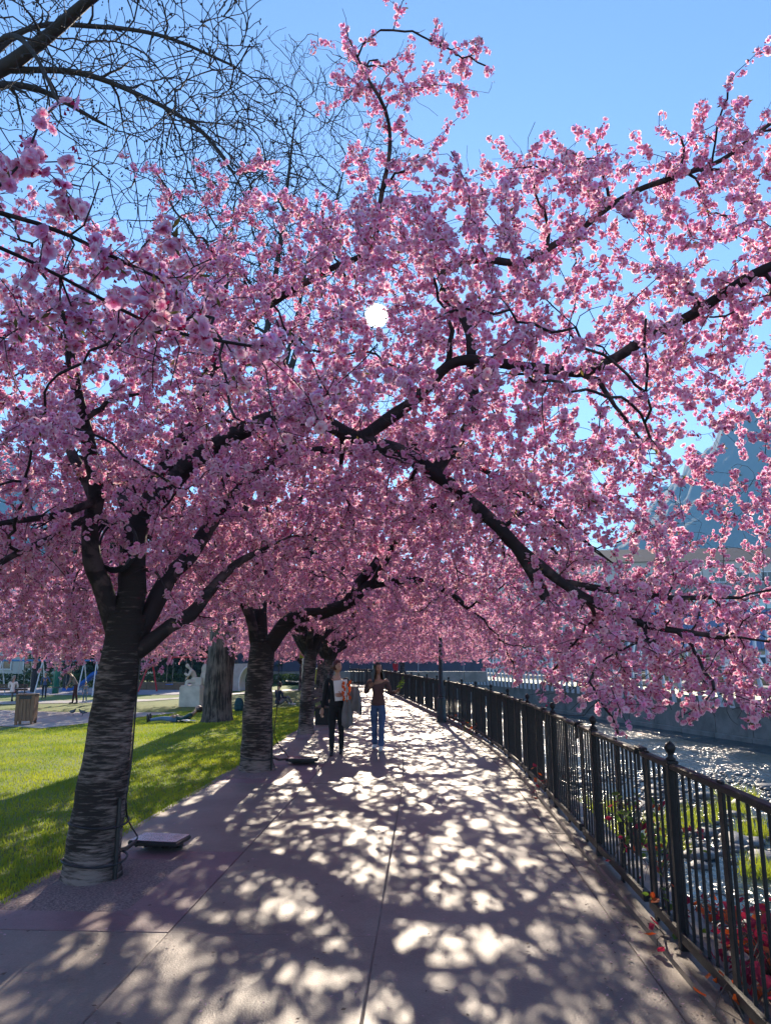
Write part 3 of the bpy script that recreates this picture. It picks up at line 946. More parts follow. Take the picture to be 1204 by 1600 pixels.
def ing(P):
    x, y, z = P.T
    dx, dy = x + 2.3, y - 17.3
    r2 = dx ** 2 + dy ** 2
    top = 5.7 - .13 * r2 + .04 * np.clip(dx, 0, 9) ** 2 + .35 * np.sin(x * 2.3 + y) * np.sin(y * 1.9 - x)
    low = 2.4 - .3 * np.clip(np.sqrt(r2) - 2.4, 0, 1.6) + .25 * np.sin(x * 3 + y * 2)
    return np.minimum(top - z, z - low) * ((dx / np.where(dx < 0, 3.5, 4.7)) ** 2 + (dy / 4.0) ** 2 < 1)


T3 = cherry('third flowering cherry in the row, slim trunk behind the second', (-2.7, 17.3, 0), trunkg, LG, ing, np.array([(-7.2, 13.2, .9), (2.9, 21.6, 6.4)]), 80, 540, 3500, trunk_r=(.175, .14), parts=300, step=.13, extra=[((1.0, 14.8, 1.75), (2.9, 20.5, 2.8), 16, 70, 280)])
full3 = points_mesh('blossoms', *FULL[T3.name])
for k, (x, y, rz, sc, lb) in enumerate([
        (-2.95, 22.9, .22, 1.02, 'fourth flowering cherry in the row, dark trunk right behind the red haired woman'),
        (-3.7, 28.6, -.35, 1.05, 'fifth flowering cherry in the row, far down the path behind the bench'),
        (-4.6, 34.3, .45, 1.06, 'sixth flowering cherry in the row, beside the far bend of the path'),
        (-5.6, 40.0, -.2, 1.1, 'seventh flowering cherry in the row, at the far bend'),
        (-7.6, 46.5, .7, 1.05, 'eighth flowering cherry, last of the row, closing the tunnel of blossom'),
        (-1.6, 57.0, 2.6, 1.15, 'flowering cherry beyond the far railing at the end of the path'),
        (-13.6, 34.2, 2.8, 1.2, 'flowering cherry on the lawn, its trunk hidden behind the nearest trunk'),
        (-21.0, 31.5, .4, 1.2, 'flowering cherry on the lawn at the left edge, only its crown in view'),
        (-9.3, 33.5, 3.5, .95, 'flowering cherry standing behind the white statue'),
        (-6.9, 45.0, 1.6, 1.0, 'flowering cherry beside the white quarter dome shelter')]):
    row = k < 6
    t = dup(T3, (x, y, float(gz(x))), rz, lb, 'flowering cherry trees along the path' if row else 'flowering cherry trees on the lawn', sc, skip=('blossom_cluster',))
    next(c for c in t.children if c.name.startswith('blossoms')).data = full3
    if k < 6: t.scale.z *= .84 if k else .90

# the tree beside the camera: only its outer sprays hang into view, upper left
trunk0 = [(-2.75, .2, -.05), (-2.73, .2, .6), (-2.7, .22, 1.3), (-2.66, .25, 1.95)]
L0 = [
    (.020, [(-2.68, .22, 1.75), (-2.5, .6, 2.35), (-2.2, 1.1, 2.75), (-1.75, 1.55, 2.90), (-1.25, 1.75, 2.88), (-.75, 1.9, 2.74)], .004),
    (.09, [(-2.68, .22, 1.8), (-2.2, -.2, 2.6), (-1.4, -.8, 3.4), (-.4, -1.3, 3.9), (.7, -1.6, 3.6)], .014),
    (.09, [(-2.68, .22, 1.8), (-3.1, .1, 2.7), (-3.9, -.2, 3.6), (-4.8, -.5, 3.9)], .014),
    (.08, [(-2.68, .22, 1.8), (-2.7, -.5, 2.7), (-2.8, -1.6, 3.7), (-2.9, -2.8, 4.0)], .014),
    (.09, [(-2.67, .24, 1.85), (-2.6, .1, 2.9), (-2.5, -.2, 4.0), (-2.4, -.4, 4.8)], .014),
    (.006, [(-1.5, 1.66, 2.89), (-1.2, 2.0, 2.86), (-.9, 2.2, 2.76), (-.55, 2.35, 2.72)], .005),
]


def in0(P):
    x, y, z = P.T
    r2 = (x + 2.2) ** 2 + (y + .3) ** 2
    body = np.minimum(5.4 - .14 * r2 - z, z - 2.5) * (r2 < 18) * (y < .35)
    spray = (np.abs(x + 1.1) < .75) & (np.abs(y - 1.9) < .45) & (z > 2.5 + .12 * np.sin(x * 5)) & (z < 2.86) & (y > 1.5 - .2 * x - .2)
    return np.where(spray, 1.0, body)


T0 = cherry('cherry whose large near blossoms hang in the upper left of the view', (-2.75, .2, 0), trunk0, L0, in0, np.array([(-6.6, -4.5, 2.4), (2.0, 2.4, 5.4)]), 60, 320, 1350, bare=.1)

# ------------------------------------------------------------------ bare trees
def bare_tree(label, base, trunk, tr, limbs, inside, box, n, bark, seeds=0, drp=.3, r3=.0035, furrow=.07, lv=(.05, .018, .007), dm=(4.5, 2.2, 1.3)):
    t = thing('bare_tree', label, 'tree', base)
    b0 = np.array(base)
    P = smooth_path(trunk, .15); r = np.linspace(tr[0], tr[1], len(P))
    link('trunk', stem_mesh('trunk', P - b0, r, bark, 30, furrow, .18, 2.2, .4), t)
    sk = Skeleton()
    for r0, pts, rend in limbs:
        Q = smooth_path(pts, .15)
        rr = rend + (r0 - rend) * (1 - np.linspace(0, 1, len(Q))) ** .8
        link('limb', stem_mesh('limb', Q - b0, rr, M['bare'], 9, .12, 0, 3.0), t)
        sk.add(Q, rr, 0, 3)
    far = lambda pts: sorted(pts, key=lambda q: min(np.linalg.norm(np.array(sk.pos[::6]) - q, axis=1)))
    p1, r1 = sk.grow(far(dome_targets(n[0], inside, box)), 1, lv[0], lv[0] * .3, .4, dm[0], drp * .5, .014, 10, .14, jit=.08)
    p2, r2 = sk.grow(far(dome_targets(n[1], inside, box)), 2, lv[1], lv[1] * .5, .28, dm[1], drp, .008, 50, .13, jit=.06)
    p3, r3_ = sk.grow(dome_targets(n[2], inside, box), 3, lv[2], r3, .16, dm[2], drp, .006, 300, .12, jit=.07)
    link('branches', fast_mesh('branches', *_pair(p1 + p2, r1 + r2, 5, b0), M['bare']), t, 'stuff')
    print('CHERRY bare', label[:20], len(p1), len(p2), len(p3))
    link('twigs', fast_mesh('twigs', *_pair(p3, r3_, 3, b0), M['bare']), t, 'stuff')
    if seeds:
        mb = MB()
        for k in range(seeds):
            Q = p3[rng.integers(len(p3))]; q = Q[-1] - b0
            for j in range(3):
                c = q + rng.normal(0, .018, 3) + np.array((0, 0, -.02 * j))
                mb.ball(c, (.009, .009, .016), 5, 4)
        mb.build('seeds', M['bare'], t)['kind'] = 'stuff'
    return t


def inb(P):
    x, y, z = P.T
    dx, dy = x + 6.5, y - 7.5
    r = np.sqrt(dx ** 2 + dy ** 2)
    return np.minimum(11.6 - .10 * r * r - z, z - (9.3 - .62 * r)) * (r < 5.6)


bare_tree('bare tree at the upper left, drooping leafless twigs with small dark seeds', (-7.6, 7.6, float(gz(-7.6))),
          [(-7.6, 7.6, -.3), (-7.5, 7.6, 2.5), (-7.3, 7.6, 5.5), (-6.9, 7.7, 8.2)], (.30, .19),
          [(.15, [(-7.0, 7.7, 7.6), (-6.2, 7.9, 8.7), (-5.43, 8.0, 9.2), (-4.7, 7.8, 9.5), (-3.97, 7.5, 9.75), (-3.2, 7.3, 9.8)], .03),
           (.042, [(-5.9, 7.95, 8.9), (-5.2, 8.1, 9.9), (-4.3, 8.3, 10.1), (-3.4, 8.3, 9.9), (-2.4, 8.2, 9.3)], .015),
           (.045, [(-5.4, 8.0, 9.2), (-4.5, 8.2, 9.3), (-3.6, 8.2, 8.9), (-2.8, 8.1, 8.3), (-2.3, 8.0, 7.6)], .012),
           (.042, [(-5.7, 7.9, 9.0), (-5.0, 7.4, 9.1), (-4.4, 7.0, 8.5), (-3.9, 6.8, 7.6)], .012),
           (.05, [(-6.4, 7.8, 8.4), (-5.6, 7.0, 8.7), (-5.0, 6.5, 8.1), (-4.6, 6.2, 7.2)], .012),
           (.12, [(-6.9, 7.7, 8.0), (-7.6, 7.2, 9.2), (-8.4, 6.6, 10.2)], .03),
           (.10, [(-6.95, 7.7, 8.1), (-6.6, 8.6, 9.4), (-5.9, 9.4, 10.2), (-4.9, 9.9, 9.9)], .02)],
          inb, np.array([(-7.0, 6.0, 5.4), (-1.7, 10.0, 11.4)]), (150, 1100, 3300), M['furrow'], seeds=800, r3=.006, lv=(.032, .014, .0095), drp=.38, dm=(4.5, 2.4, 1.4))


def ino(P):
    x, y, z = P.T
    r = np.sqrt((x + 4.1) ** 2 + (y - 22.3) ** 2)
    return np.minimum(23.2 - .30 * r * r - z, z - (9.0 + .2 * r)) * (r < 4.6)


bare_tree('tall bare tree with a broad furrowed trunk beside the statue, person lying against it', (-6.13, 22.3, -.12),
          [(-6.13, 22.3, -.2), (-6.12, 22.3, 1.2), (-6.05, 22.3, 2.6), (-5.95, 22.3, 4.5)], (.44, .33),
          [(.17, [(-5.95, 22.3, 4.2), (-5.8, 22.3, 7.0), (-5.3, 22.2, 10), (-4.7, 22.2, 15), (-4.2, 22.2, 21)], .010),
           (.16, [(-5.9, 22.3, 5.0), (-5.0, 22.0, 8), (-3.6, 21.7, 12.5), (-2.4, 21.6, 18)], .010),
           (.16, [(-5.9, 22.3, 5.2), (-6.4, 22.4, 8), (-6.6, 22.6, 12), (-6.4, 22.8, 18)], .010),
           (.14, [(-5.9, 22.3, 6.0), (-5.2, 23.4, 9), (-4.4, 24.4, 14), (-3.8, 24.9, 19)], .010),
           (.14, [(-5.9, 22.3, 6.3), (-6.1, 21.2, 9), (-6.2, 20.3, 12)], .02)],
          ino, np.array([(-9, 17.5, 9.0), (.6, 27, 23.2)]), (80, 800, 3600), M['furrow'], drp=-.35, r3=.009, lv=(.07, .028, .014), dm=(5, 2.6, 1.8))

# ------------------------------------------------------------------ the iron fence along the river
FX = 1.47
fence = thing('iron_fence', 'black iron railing with ball topped posts along the river side of the path', 'fence', (0, 0, 0))


def fxy(y): return FX + float(cx(y))


def fang(y): return math.atan2(float(cx(y + .5)) - float(cx(y - .5)), 1.0)


PITCHF = 2.07
bar_me = MB().box((0, 0, .585), (.016, .016, .93), bev=.003).mesh('bar', M['iron'])
flat_me = MB().box((0, 0, .56), (.018, .062, 1.05), bev=.004).mesh('flat_upright', M['iron'])
post_m = MB().box((0, 0, .52), (.056, .056, 1.10), bev=.008)
post_m.box((0, 0, 1.075), (.068, .068, .02), bev=.004)
post_me = post_m.mesh('post', M['iron'])
fin_me = MB().lathe((0, 0, 1.085), [(.026, 0), (.029, .012), (.016, .022), (.014, .034), (.024, .048), (.031, .064), (.032, .076), (.026, .092), (.014, .103), (.005, .110)], 14).mesh('finial', M['iron'], True)
coup_me = MB().box((0, .0, 1.085), (.055, .15, .020), bev=.006).box((0, -.062, 1.01), (.020, .020, .16), bev=.003).box((0, .062, 1.01), (.020, .020, .16), bev=.003).mesh('coupling', M['iron'])
rail_mb, stuff_mb = None, MB()


def put(me, name, y, par=fence, z=0):
    o = bpy.data.objects.new(name, me); COL.objects.link(o); o.parent = par
    o.location = (fxy(y), y, z); o.rotation_euler = (0, 0, -fang(y))
    return o


nb = 0
posts = [4.70 + PITCHF * k for k in range(-3, 22)]
for y0 in posts:
    p = put(post_me, 'post', y0)
    f = put(fin_me, 'finial', y0); f.parent = p; f.matrix_parent_inverse = Matrix(); f.location = (0, 0, 0); f.rotation_euler = (0, 0, 0)
    y1 = y0 + PITCHF
    for (ya, yb) in ((y0 + .032, y0 + .58), (y0 + .70, y1 - .032)):
        for zz, hh, ww in ((1.055, .034, .052), (.125, .065, .05)):
            mb = MB()
            m_ = (ya + yb) / 2
            mb.box((0, 0, zz), (ww, yb - ya, hh), bev=.006)
            put(mb.mesh('rail', M['iron']), 'rail', m_)
    put(coup_me, 'coupling', y0 + .64)
    put(flat_me, 'flat_upright', y0 + .50); put(flat_me, 'flat_upright', y0 + 1.32)
    yb = [y0 + .032 + .109 * (k + 1) for k in range(18)]
    for y in yb:
        if y > y1 - .06 or abs(y - y0 - .64) < .05 or abs(y - y0 - .5) < .05 or abs(y - y0 - 1.32) < .05: continue
        if nb < 270:
            put(bar_me, 'bar', y); nb += 1
        else:
            stuff_mb.box((fxy(y), y, .585), (.016, .016, .93), -fang(y))
sb = stuff_mb.build('bars', M['iron'], fence); sb['kind'] = 'stuff'
# the low kerb the fence stands on, cast in lengths
kerb = bpy.data.objects.new('kerb', None); COL.objects.link(kerb); kerb['kind'] = 'structure'
M['kerb'] = concrete_mat('kerb_concrete', (.16, .122, .10), (.10, .078, .066))
for k in range(30):
    ya = -1.5 + 1.6 * k; yb = ya + 1.59
    V, F = [], []
    for y in (ya, (ya + yb) / 2, yb):
        s = float(cx(y))
        V += [(1.635 + s, y, -.08), (1.635 + s, y, .035), (1.65 + s, y, .05), (1.80 + s, y, .05), (1.82 + s, y, .03), (1.82 + s, y, -.5)]
    V2 = [(v[0] - .26 if v[0] - float(cx(v[1])) < 1.66 else v[0], v[1], v[2]) for v in V]
    for i in range(2):
        for q in range(5):
            a = i * 6 + q
            F.append((a, a + 6, a + 7, a + 1))
    F += [(5, 4, 3, 2, 1, 0), (12, 13, 14, 15, 16, 17)]
    MB().add(V2, [f[::-1] for f in F]).build('kerb_stone', M['kerb'], kerb)

# ------------------------------------------------------------------ lamp post by the fence
lp = thing('lamp_post', 'dark green lamp post with a thicker base standing beside the fence', 'lamp post', (.46, 20.9, 0))
M['lampgreen'] = mat('lamp_green', (.022, .03, .028), (.014, .02, .018), 14, .45, .2, 60)
MB().lathe((0, 0, -.03), [(.15, 0), (.15, .05), (.125, .07), (.12, .62), (.11, .66), (.075, .70)], 14).build('base', M['lampgreen'], lp, True)
MB().tube([(0, 0, .64), (0, 0, 2.5), (0, 0, 3.9)], [.062, .052, .04], 12).build('pole', M['lampgreen'], lp, True)
MB().lathe((0, 0, .66), [(.08, 0), (.085, .03), (.066, .06)], 12).build('collar', M['lampgreen'], lp, True)
MB().lathe((0, 0, 3.88), [(.05, 0), (.16, .12), (.20, .40), (.06, .52), (.03, .6)], 12).build('lantern', M['lampgreen'], lp, True)

# ------------------------------------------------------------------ floodlights strapped to the trunks
def floodlight(label, tx, ty, r, loc, rz, sz, strap_z):
    t = thing('floodlight', label, 'floodlight', loc, rz, 'floodlights strapped to the trunks')
    w, d = sz
    MB().box((0, 0, .075), (w, d, .04), bev=.01).box((0, d * .32, .03), (w * .75, d * .2, .06), bev=.006).build('housing', M['black'], t)
    MB().box((0, 0, .0985), (w - .02, d - .02, .006), bev=.002).build('glass', M['steel'], t)
    for k in range(5):
        MB().box((-w * .36 + k * w * .18, 0, .048), (.012, d * .8, .02)).build('fin', M['black'], t)
    inv = Matrix.Rotation(-rz, 4, 'Z') @ Matrix.Translation(-Vector(loc))
    e = inv @ Vector((tx + r * .92, ty - r * .25, .22))
    mb = MB(); mb.tube([e, (e + Vector((-w / 2, 0, .08))) / 2 + Vector((0, 0, -.03)), (-w / 2 + .03, 0, .08)], [.018, .018, .016], 6)
    mb.build('bracket_arm', M['black'], t)
    lo, hi = inv @ Vector((tx + r * 1.0, ty - r * .45, .03)), inv @ Vector((tx + r * .98, ty - r * .42, .62))
    MB().tube([lo, (lo + hi) / 2 + Vector((.0, 0, 0)), hi], [.017, .018, .016], 6).build('upright', M['black'], t)
    for z in strap_z:
        rr = r * (1.12 if z < .2 else 1.04)
        pts = [inv @ Vector((tx + .05 * z + rr * math.cos(a), ty + rr * math.sin(a), z + .012 * math.sin(a * 2))) for a in np.linspace(0, 2 * math.pi, 28)]
        MB().tube(pts, .009, 5).build('strap', M['black'], t)
    cab = [inv @ Vector(p) for p in ((loc[0] - w * .45, loc[1], .1), (tx + r * 1.05, ty + .02, .5), (tx + r * 1.02 + .03, ty, .9), (tx + r * .95 + .06, ty - .02, 1.35), (tx + r * .85 + .09, ty, 1.8))]
    MB().tube(smooth_path(cab, .08), .007, 5).build('cable', M['black'], t)
    return t


floodlight('flat steel floodlight on the ground beside the nearest trunk', -2.59, 6.05, .215, (-2.40, 7.0, .0), -.12, (.46, .32), (.15, .42))
floodlight('smaller flat floodlight on the ground beside the second trunk', -2.57, 11.7, .25, (-2.0, 12.55, .0), .05, (.52, .34), (.2,))
# coil of spare cable hanging in the fork
cc = MB()
for k in range(4):
    pts = [(.17 * math.cos(a) + .006 * k, .03 * math.sin(a * 1.5 + k) + .012 * k, .21 * math.sin(a) - .012 * k) for a in np.linspace(0, 2 * math.pi, 26)]
    cc.tube(pts, .010, 5)
tag(cc.build('cable_coil', M['black'], loc=(-2.56, 5.93, 2.63)), 'coil of black cable hanging in the fork of the nearest cherry', 'cable')

# ------------------------------------------------------------------ leaves and stems climbing over the kerb
M['redleaf'] = leaf_mat('red_leaf', (.42, .028, .055), (.22, .012, .05), .5, scale=30)
M['orleaf'] = leaf_mat('orange_leaf', (.55, .13, .02), (.40, .05, .02), .5, scale=30)
M['greenleaf'] = leaf_mat('green_leaf', (.14, .22, .03), (.08, .14, .02), .5, scale=30)
M['stem'] = mat('dry_stem', (.13, .085, .065), (.07, .045, .035), 30, .8)


def leaf_me(m, i):
    s = .028
    V = [(0, 0, 0), (-.6 * s, .5 * s, .12 * s), (.6 * s, .5 * s, .12 * s), (0, .7 * s, -.08 * s), (-.75 * s, 1.1 * s, .0), (.75 * s, 1.1 * s, 0), (0, 1.9 * s, .15 * s), (0, 1.25 * s, -.1 * s)]
    F = [(0, 3, 1), (0, 2, 3), (1, 3, 7, 4), (3, 2, 5, 7), (4, 7, 6), (7, 5, 6)]
    return MB().add(V, F).mesh('leaf', m)


LEAF = {k: leaf_me(M[k], 0) for k in ('redleaf', 'orleaf', 'greenleaf')}


def creeper(label, c, r, n, kinds, stems, up=.25, big=1.0):
    t = thing('creeper', label, 'plant', c)
    mb = MB(); tips = []
    for k in range(stems):
        a = random.random() * 6.28; e = r * random.uniform(.5, 1.0)
        tip = np.array((math.cos(a) * e * .7, math.sin(a) * e, random.uniform(-.1, up)))
        midp = tip * .5 + np.array((0, 0, random.uniform(.0, .15))) + rng.normal(0, .03, 3)
        P = smooth_path([(0, 0, -.12), midp, tip, tip * 1.15 + np.array((0, 0, -.06))], .05)
        mb.tube(P, np.linspace(.006, .002, len(P)), 4); tips.append(P)
    mb.build('stem', M['stem'], t)
    for k in range(n):
        P = tips[random.randrange(len(tips))]; q = P[int(len(P) * random.random() ** .6 * .999)] + rng.normal(0, .035, 3)
        o = bpy.data.objects.new('leaf', LEAF[random.choice(kinds)]); COL.objects.link(o); o.parent = t
        o.location = q; o.rotation_euler = (random.uniform(-1, 1), random.uniform(-1, 1), random.random() * 6.28); o.scale = (random.uniform(.7, 1.5) * big,) * 3
    return t


creeper('dense dark red creeper behind the fence bars at the lower right corner', (1.80, 4.25, .12), .40, 298, ('redleaf', 'redleaf', 'redleaf', 'orleaf'), 44, .30, 1.15)
creeper('crimson creeper trailing over the embankment just beyond the dense one', (1.98, 4.9, -.02), .5, 240, ('redleaf', 'redleaf', 'orleaf'), 30, .22)
creeper('small orange leaved creeper at the fence foot nearest the camera', (1.52, 4.05, .06), .22, 26, ('orleaf', 'redleaf', 'orleaf'), 7, .12)
creeper('dry creeper with few orange leaves below the green shoots', (1.50, 5.0, .08), .32, 34, ('orleaf', 'redleaf', 'greenleaf'), 10, .3)
creeper('green curling shoots with a pink leaf halfway up the railing', (1.52, 5.75, .42), .30, 70, ('greenleaf', 'greenleaf', 'greenleaf', 'redleaf'), 12, .30)
creeper('red and yellow creeper behind the bars beyond the green shoots', (1.9, 6.6, .0), .6, 110, ('redleaf', 'orleaf', 'greenleaf'), 18, .5)
creeper('sparse orange leaves at the foot of the fence in the middle distance', (1.55, 9.6, .1), .4, 40, ('orleaf', 'redleaf'), 9, .3)
creeper('few orange leaves on the fence just before the lamp post', (1.02, 17.0, .15), .5, 40, ('orleaf', 'orleaf', 'greenleaf'), 9, .35)

# ------------------------------------------------------------------ the shallows: stones, pebbles, tufts
M['stone'] = mat('river_stone', (.17, .16, .155), (.075, .072, .075), 6, .55, .4, 30)


def rock(seed):
    bm = bmesh.new(); bmesh.ops.create_icosphere(bm, subdivisions=2, radius=1)
    for v in bm.verts:
        v.co *= 1 + .32 * noise.noise(v.co * 1.1 + Vector((seed * 7.1, 0, 0))) + .1 * noise.noise(v.co * 3 + Vector((0, seed, 0)))
    me = bpy.data.meshes.new('river_stone'); bm.to_mesh(me); bm.free(); me.materials.append(M['stone'])
    me.polygons.foreach_set('use_smooth', [True] * len(me.polygons))
    return me


ROCK = [rock(i) for i in range(6)]
# water line of the gravel bank on the near side: stones lie between x 5 and 10, 12 to 27 m ahead
k = 0
while k < 95:
    y = random.uniform(10, 27); x = random.uniform(4.0, 11.5)
    f = noise.noise(Vector((x * .35, y * .3, 2.0)))
    if f < .0 and random.random() > .12: continue
    o = bpy.data.objects.new('river_stone', ROCK[k % 6]); COL.objects.link(o)
    s = random.uniform(.12, .34)
    o.location = (x, y, RIVER + .02); o.scale = (s * random.uniform(.9, 1.5), s, s * .55); o.rotation_euler = (0, 0, random.random() * 6)
    tag(o, 'wet rounded grey stone lying in the shallow river beyond the fence', 'stone', 'stones in the shallows of the river')
    k += 1
P = []
pv = []; pf = []; n0 = 0
base = [(v.co.x, v.co.y, v.co.z) for v in ROCK[0].vertices]
bm = bmesh.new(); bmesh.ops.create_icosphere(bm, subdivisions=1, radius=1)
bv = np.array([v.co[:] for v in bm.verts]); bf = np.array([[v.index for v in f.verts] for f in bm.faces]); bm.free()
NPB = 2600
px_, py_ = rng.uniform(2.5, 12, NPB), rng.uniform(7, 30, NPB)
keepm = np.array([noise.noise(Vector((a * .35, b * .3, 2.0))) > -.08 for a, b in zip(px_, py_)]); px_, py_ = px_[keepm], py_[keepm]
sz = rng.uniform(.03, .11, len(px_))
V = (bv[None] * (sz[:, None] * rng.uniform(.7, 1.4, (len(px_), 3)) * np.array((1, 1, .6)))[:, None]) + np.stack([px_, py_, np.full(len(px_), RIVER + .02)], 1)[:, None]
F = bf[None] + (np.arange(len(px_)) * len(bv))[:, None, None]
link('pebbles', fast_mesh('pebbles', V.reshape(-1, 3), F.reshape(-1, 3), M['stone']), kind='stuff')
M['reed'] = leaf_mat('reed_grass', (.42, .44, .02), (.24, .32, .02), .6, scale=3)


def tuft(c, n, r, h):
    a = rng.random((n, 2)); ang = a[:, 0] * 6.283; rr = r * np.sqrt(a[:, 1])
    b = np.stack([np.cos(ang) * rr, np.sin(ang) * rr, np.zeros(n)], 1)
    l = rng.normal(0, .28, (n, 2)); hh = h * rng.uniform(.3, 1.25, n); w = .009
    t = b + np.stack([l[:, 0] * hh, l[:, 1] * hh, hh], 1); d = rng.random(n) * 6.28
    o = np.stack([np.cos(d) * w, np.sin(d) * w, np.zeros(n)], 1)
    V = np.stack([b - o, b + o, t], 1).reshape(-1, 3)
    ob = link('grass_tuft', fast_mesh('grass_tuft', V, np.arange(len(V)).reshape(-1, 3), M['reed'], False))
    ob.location = c
    return ob


for i, (x, y, r) in enumerate([(8.6, 22.6, .5), (7.2, 21.5, .6), (8.0, 19.6, .45), (6.2, 20.2, .6), (5.5, 18.3, .5), (9.6, 24.6, .6), (5.0, 22.5, .8), (4.4, 19.6, .7), (3.6, 17.2, .6), (6.6, 16.2, .35), (3.2, 23.5, .8), (10.6, 20.6, .4)]):
    tag(tuft((x, y, RIVER), 300, r * 1.15, .34 + .05 * (i % 4)), 'bright green tuft of grass among the stones in the river', 'grass tuft', 'grass tufts in the river shallows')

# ------------------------------------------------------------------ people
M['skin'] = mat('skin', (.48, .28, .20), (.42, .235, .165), 12, .5)
M['skin2'] = mat('skin_tan', (.36, .20, .135), (.31, .165, .11), 12, .5)
M['hairred'] = mat('hair_red', (.11, .022, .018), (.06, .012, .010), 60, .4, stretch=(4, 4, 1))
M['hairdark'] = mat('hair_dark', (.022, .014, .011), (.012, .008, .007), 60, .35, stretch=(4, 4, 1))
M['hairgrey'] = mat('hair_grey', (.32, .29, .26), (.22, .2, .18), 60, .5)
M['blackcloth'] = mat('black_cloth', (.012, .012, .015), (.007, .007, .009), 40, .85, .3, 90)
M['boot'] = mat('black_leather', (.014, .012, .012), (.008, .007, .007), 30, .35, .2)
M['brownknit'] = mat('brown_knit', (.125, .068, .062), (.085, .045, .042), 60, .9, .6, 140)
M['denim'] = mat('blue_denim', (.075, .13, .26), (.035, .065, .15), 5, .85, .3, 160)
M['denim2'] = mat('pale_denim', (.13, .22, .36), (.06, .12, .22), 4, .85, .3, 160)
M['whitecloth'] = mat('white_cloth', (.72, .71, .69), (.6, .59, .58), 20, .8, .2)
M['paper'] = mat('white_paper', (.78, .76, .80), (.72, .70, .74), 6, .7)
M['greycloth'] = mat('grey_cloth', (.21, .195, .20), (.14, .13, .135), 5, .9, .4, 120)
M['wine'] = mat('dark_red_cloth', (.06, .018, .022), (.04, .012, .015), 20, .9)
M['teal'] = mat('teal_cloth', (.02, .075, .085), (.012, .045, .055), 10, .9)
M['bluecloth'] = mat('blue_cloth', (.03, .055, .30), (.02, .035, .2), 12, .8)
M['navy'] = mat('navy_cloth', (.018, .022, .05), (.012, .014, .03), 12, .85)
M['redcloth'] = mat('red_cloth', (.45, .02, .03), (.3, .012, .02), 12, .85)
M['orange'] = leaf_mat('orange_cloth', (.75, .14, .02), (.6, .08, .015), .35, scale=18)
M['eye'] = mat('eye_dark', (.015, .012, .01), None, 20, .2)
M['lip'] = mat('lip', (.30, .09, .08), None, 20, .5)


def skin_mesh(name, pts, edges, m, sub=2, root=0):
    """a continuous surface grown round joints: pts = [(x,y,z,rx,ry)], edges = index pairs"""
    me = bpy.data.meshes.new(name)
    me.from_pydata([p[:3] for p in pts], edges, [])
    o = bpy.data.objects.new(name, me); COL.objects.link(o)
    md = o.modifiers.new('skin', 'SKIN'); md.use_smooth_shade = True; md.branch_smoothing = .6
    if not me.skin_vertices: me.attributes  # created with the modifier below
    if not me.skin_vertices:
        bpy.context.view_layer.objects.active = o
    sv = me.skin_vertices[0].data if me.skin_vertices else None
    if sv is None: raise RuntimeError('no skin layer')
    for i, p in enumerate(pts):
        sv[i].radius = (p[3], p[4] if len(p) > 4 else p[3]); sv[i].use_root = (i == root)
    sd = o.modifiers.new('sub', 'SUBSURF'); sd.levels = sub; sd.render_levels = sub
    dg = bpy.context.evaluated_depsgraph_get(); dg.update()
    out = bpy.data.meshes.new_from_object(o.evaluated_get(dg), depsgraph=dg)
    bpy.data.objects.remove(o)
    return out


def body_joints(h, pose):
    """joints for a figure of height h facing -Y; pose overrides joint positions (fractions of height)"""
    J = dict(pelvis=(0, 0, .53), waist=(0, 0, .615), chest=(0, 0, .72), neck0=(0, .005, .832), neck=(0, -.003, .868), head=(0, -.012, .928),
             shL=(-.104, .005, .808), elL=(-.135, .01, .625), wrL=(-.14, -.03, .485), shR=(.104, .005, .808), elR=(.135, .01, .625), wrR=(.14, -.03, .485),
             hiL=(-.052, 0, .495), knL=(-.055, -.01, .275), anL=(-.055, .01, .045), hiR=(.052, 0, .495), knR=(.055, -.01, .275), anR=(.055, .01, .045))
    J.update(pose)
    return {k: np.array(v, float) * h for k, v in J.items()}


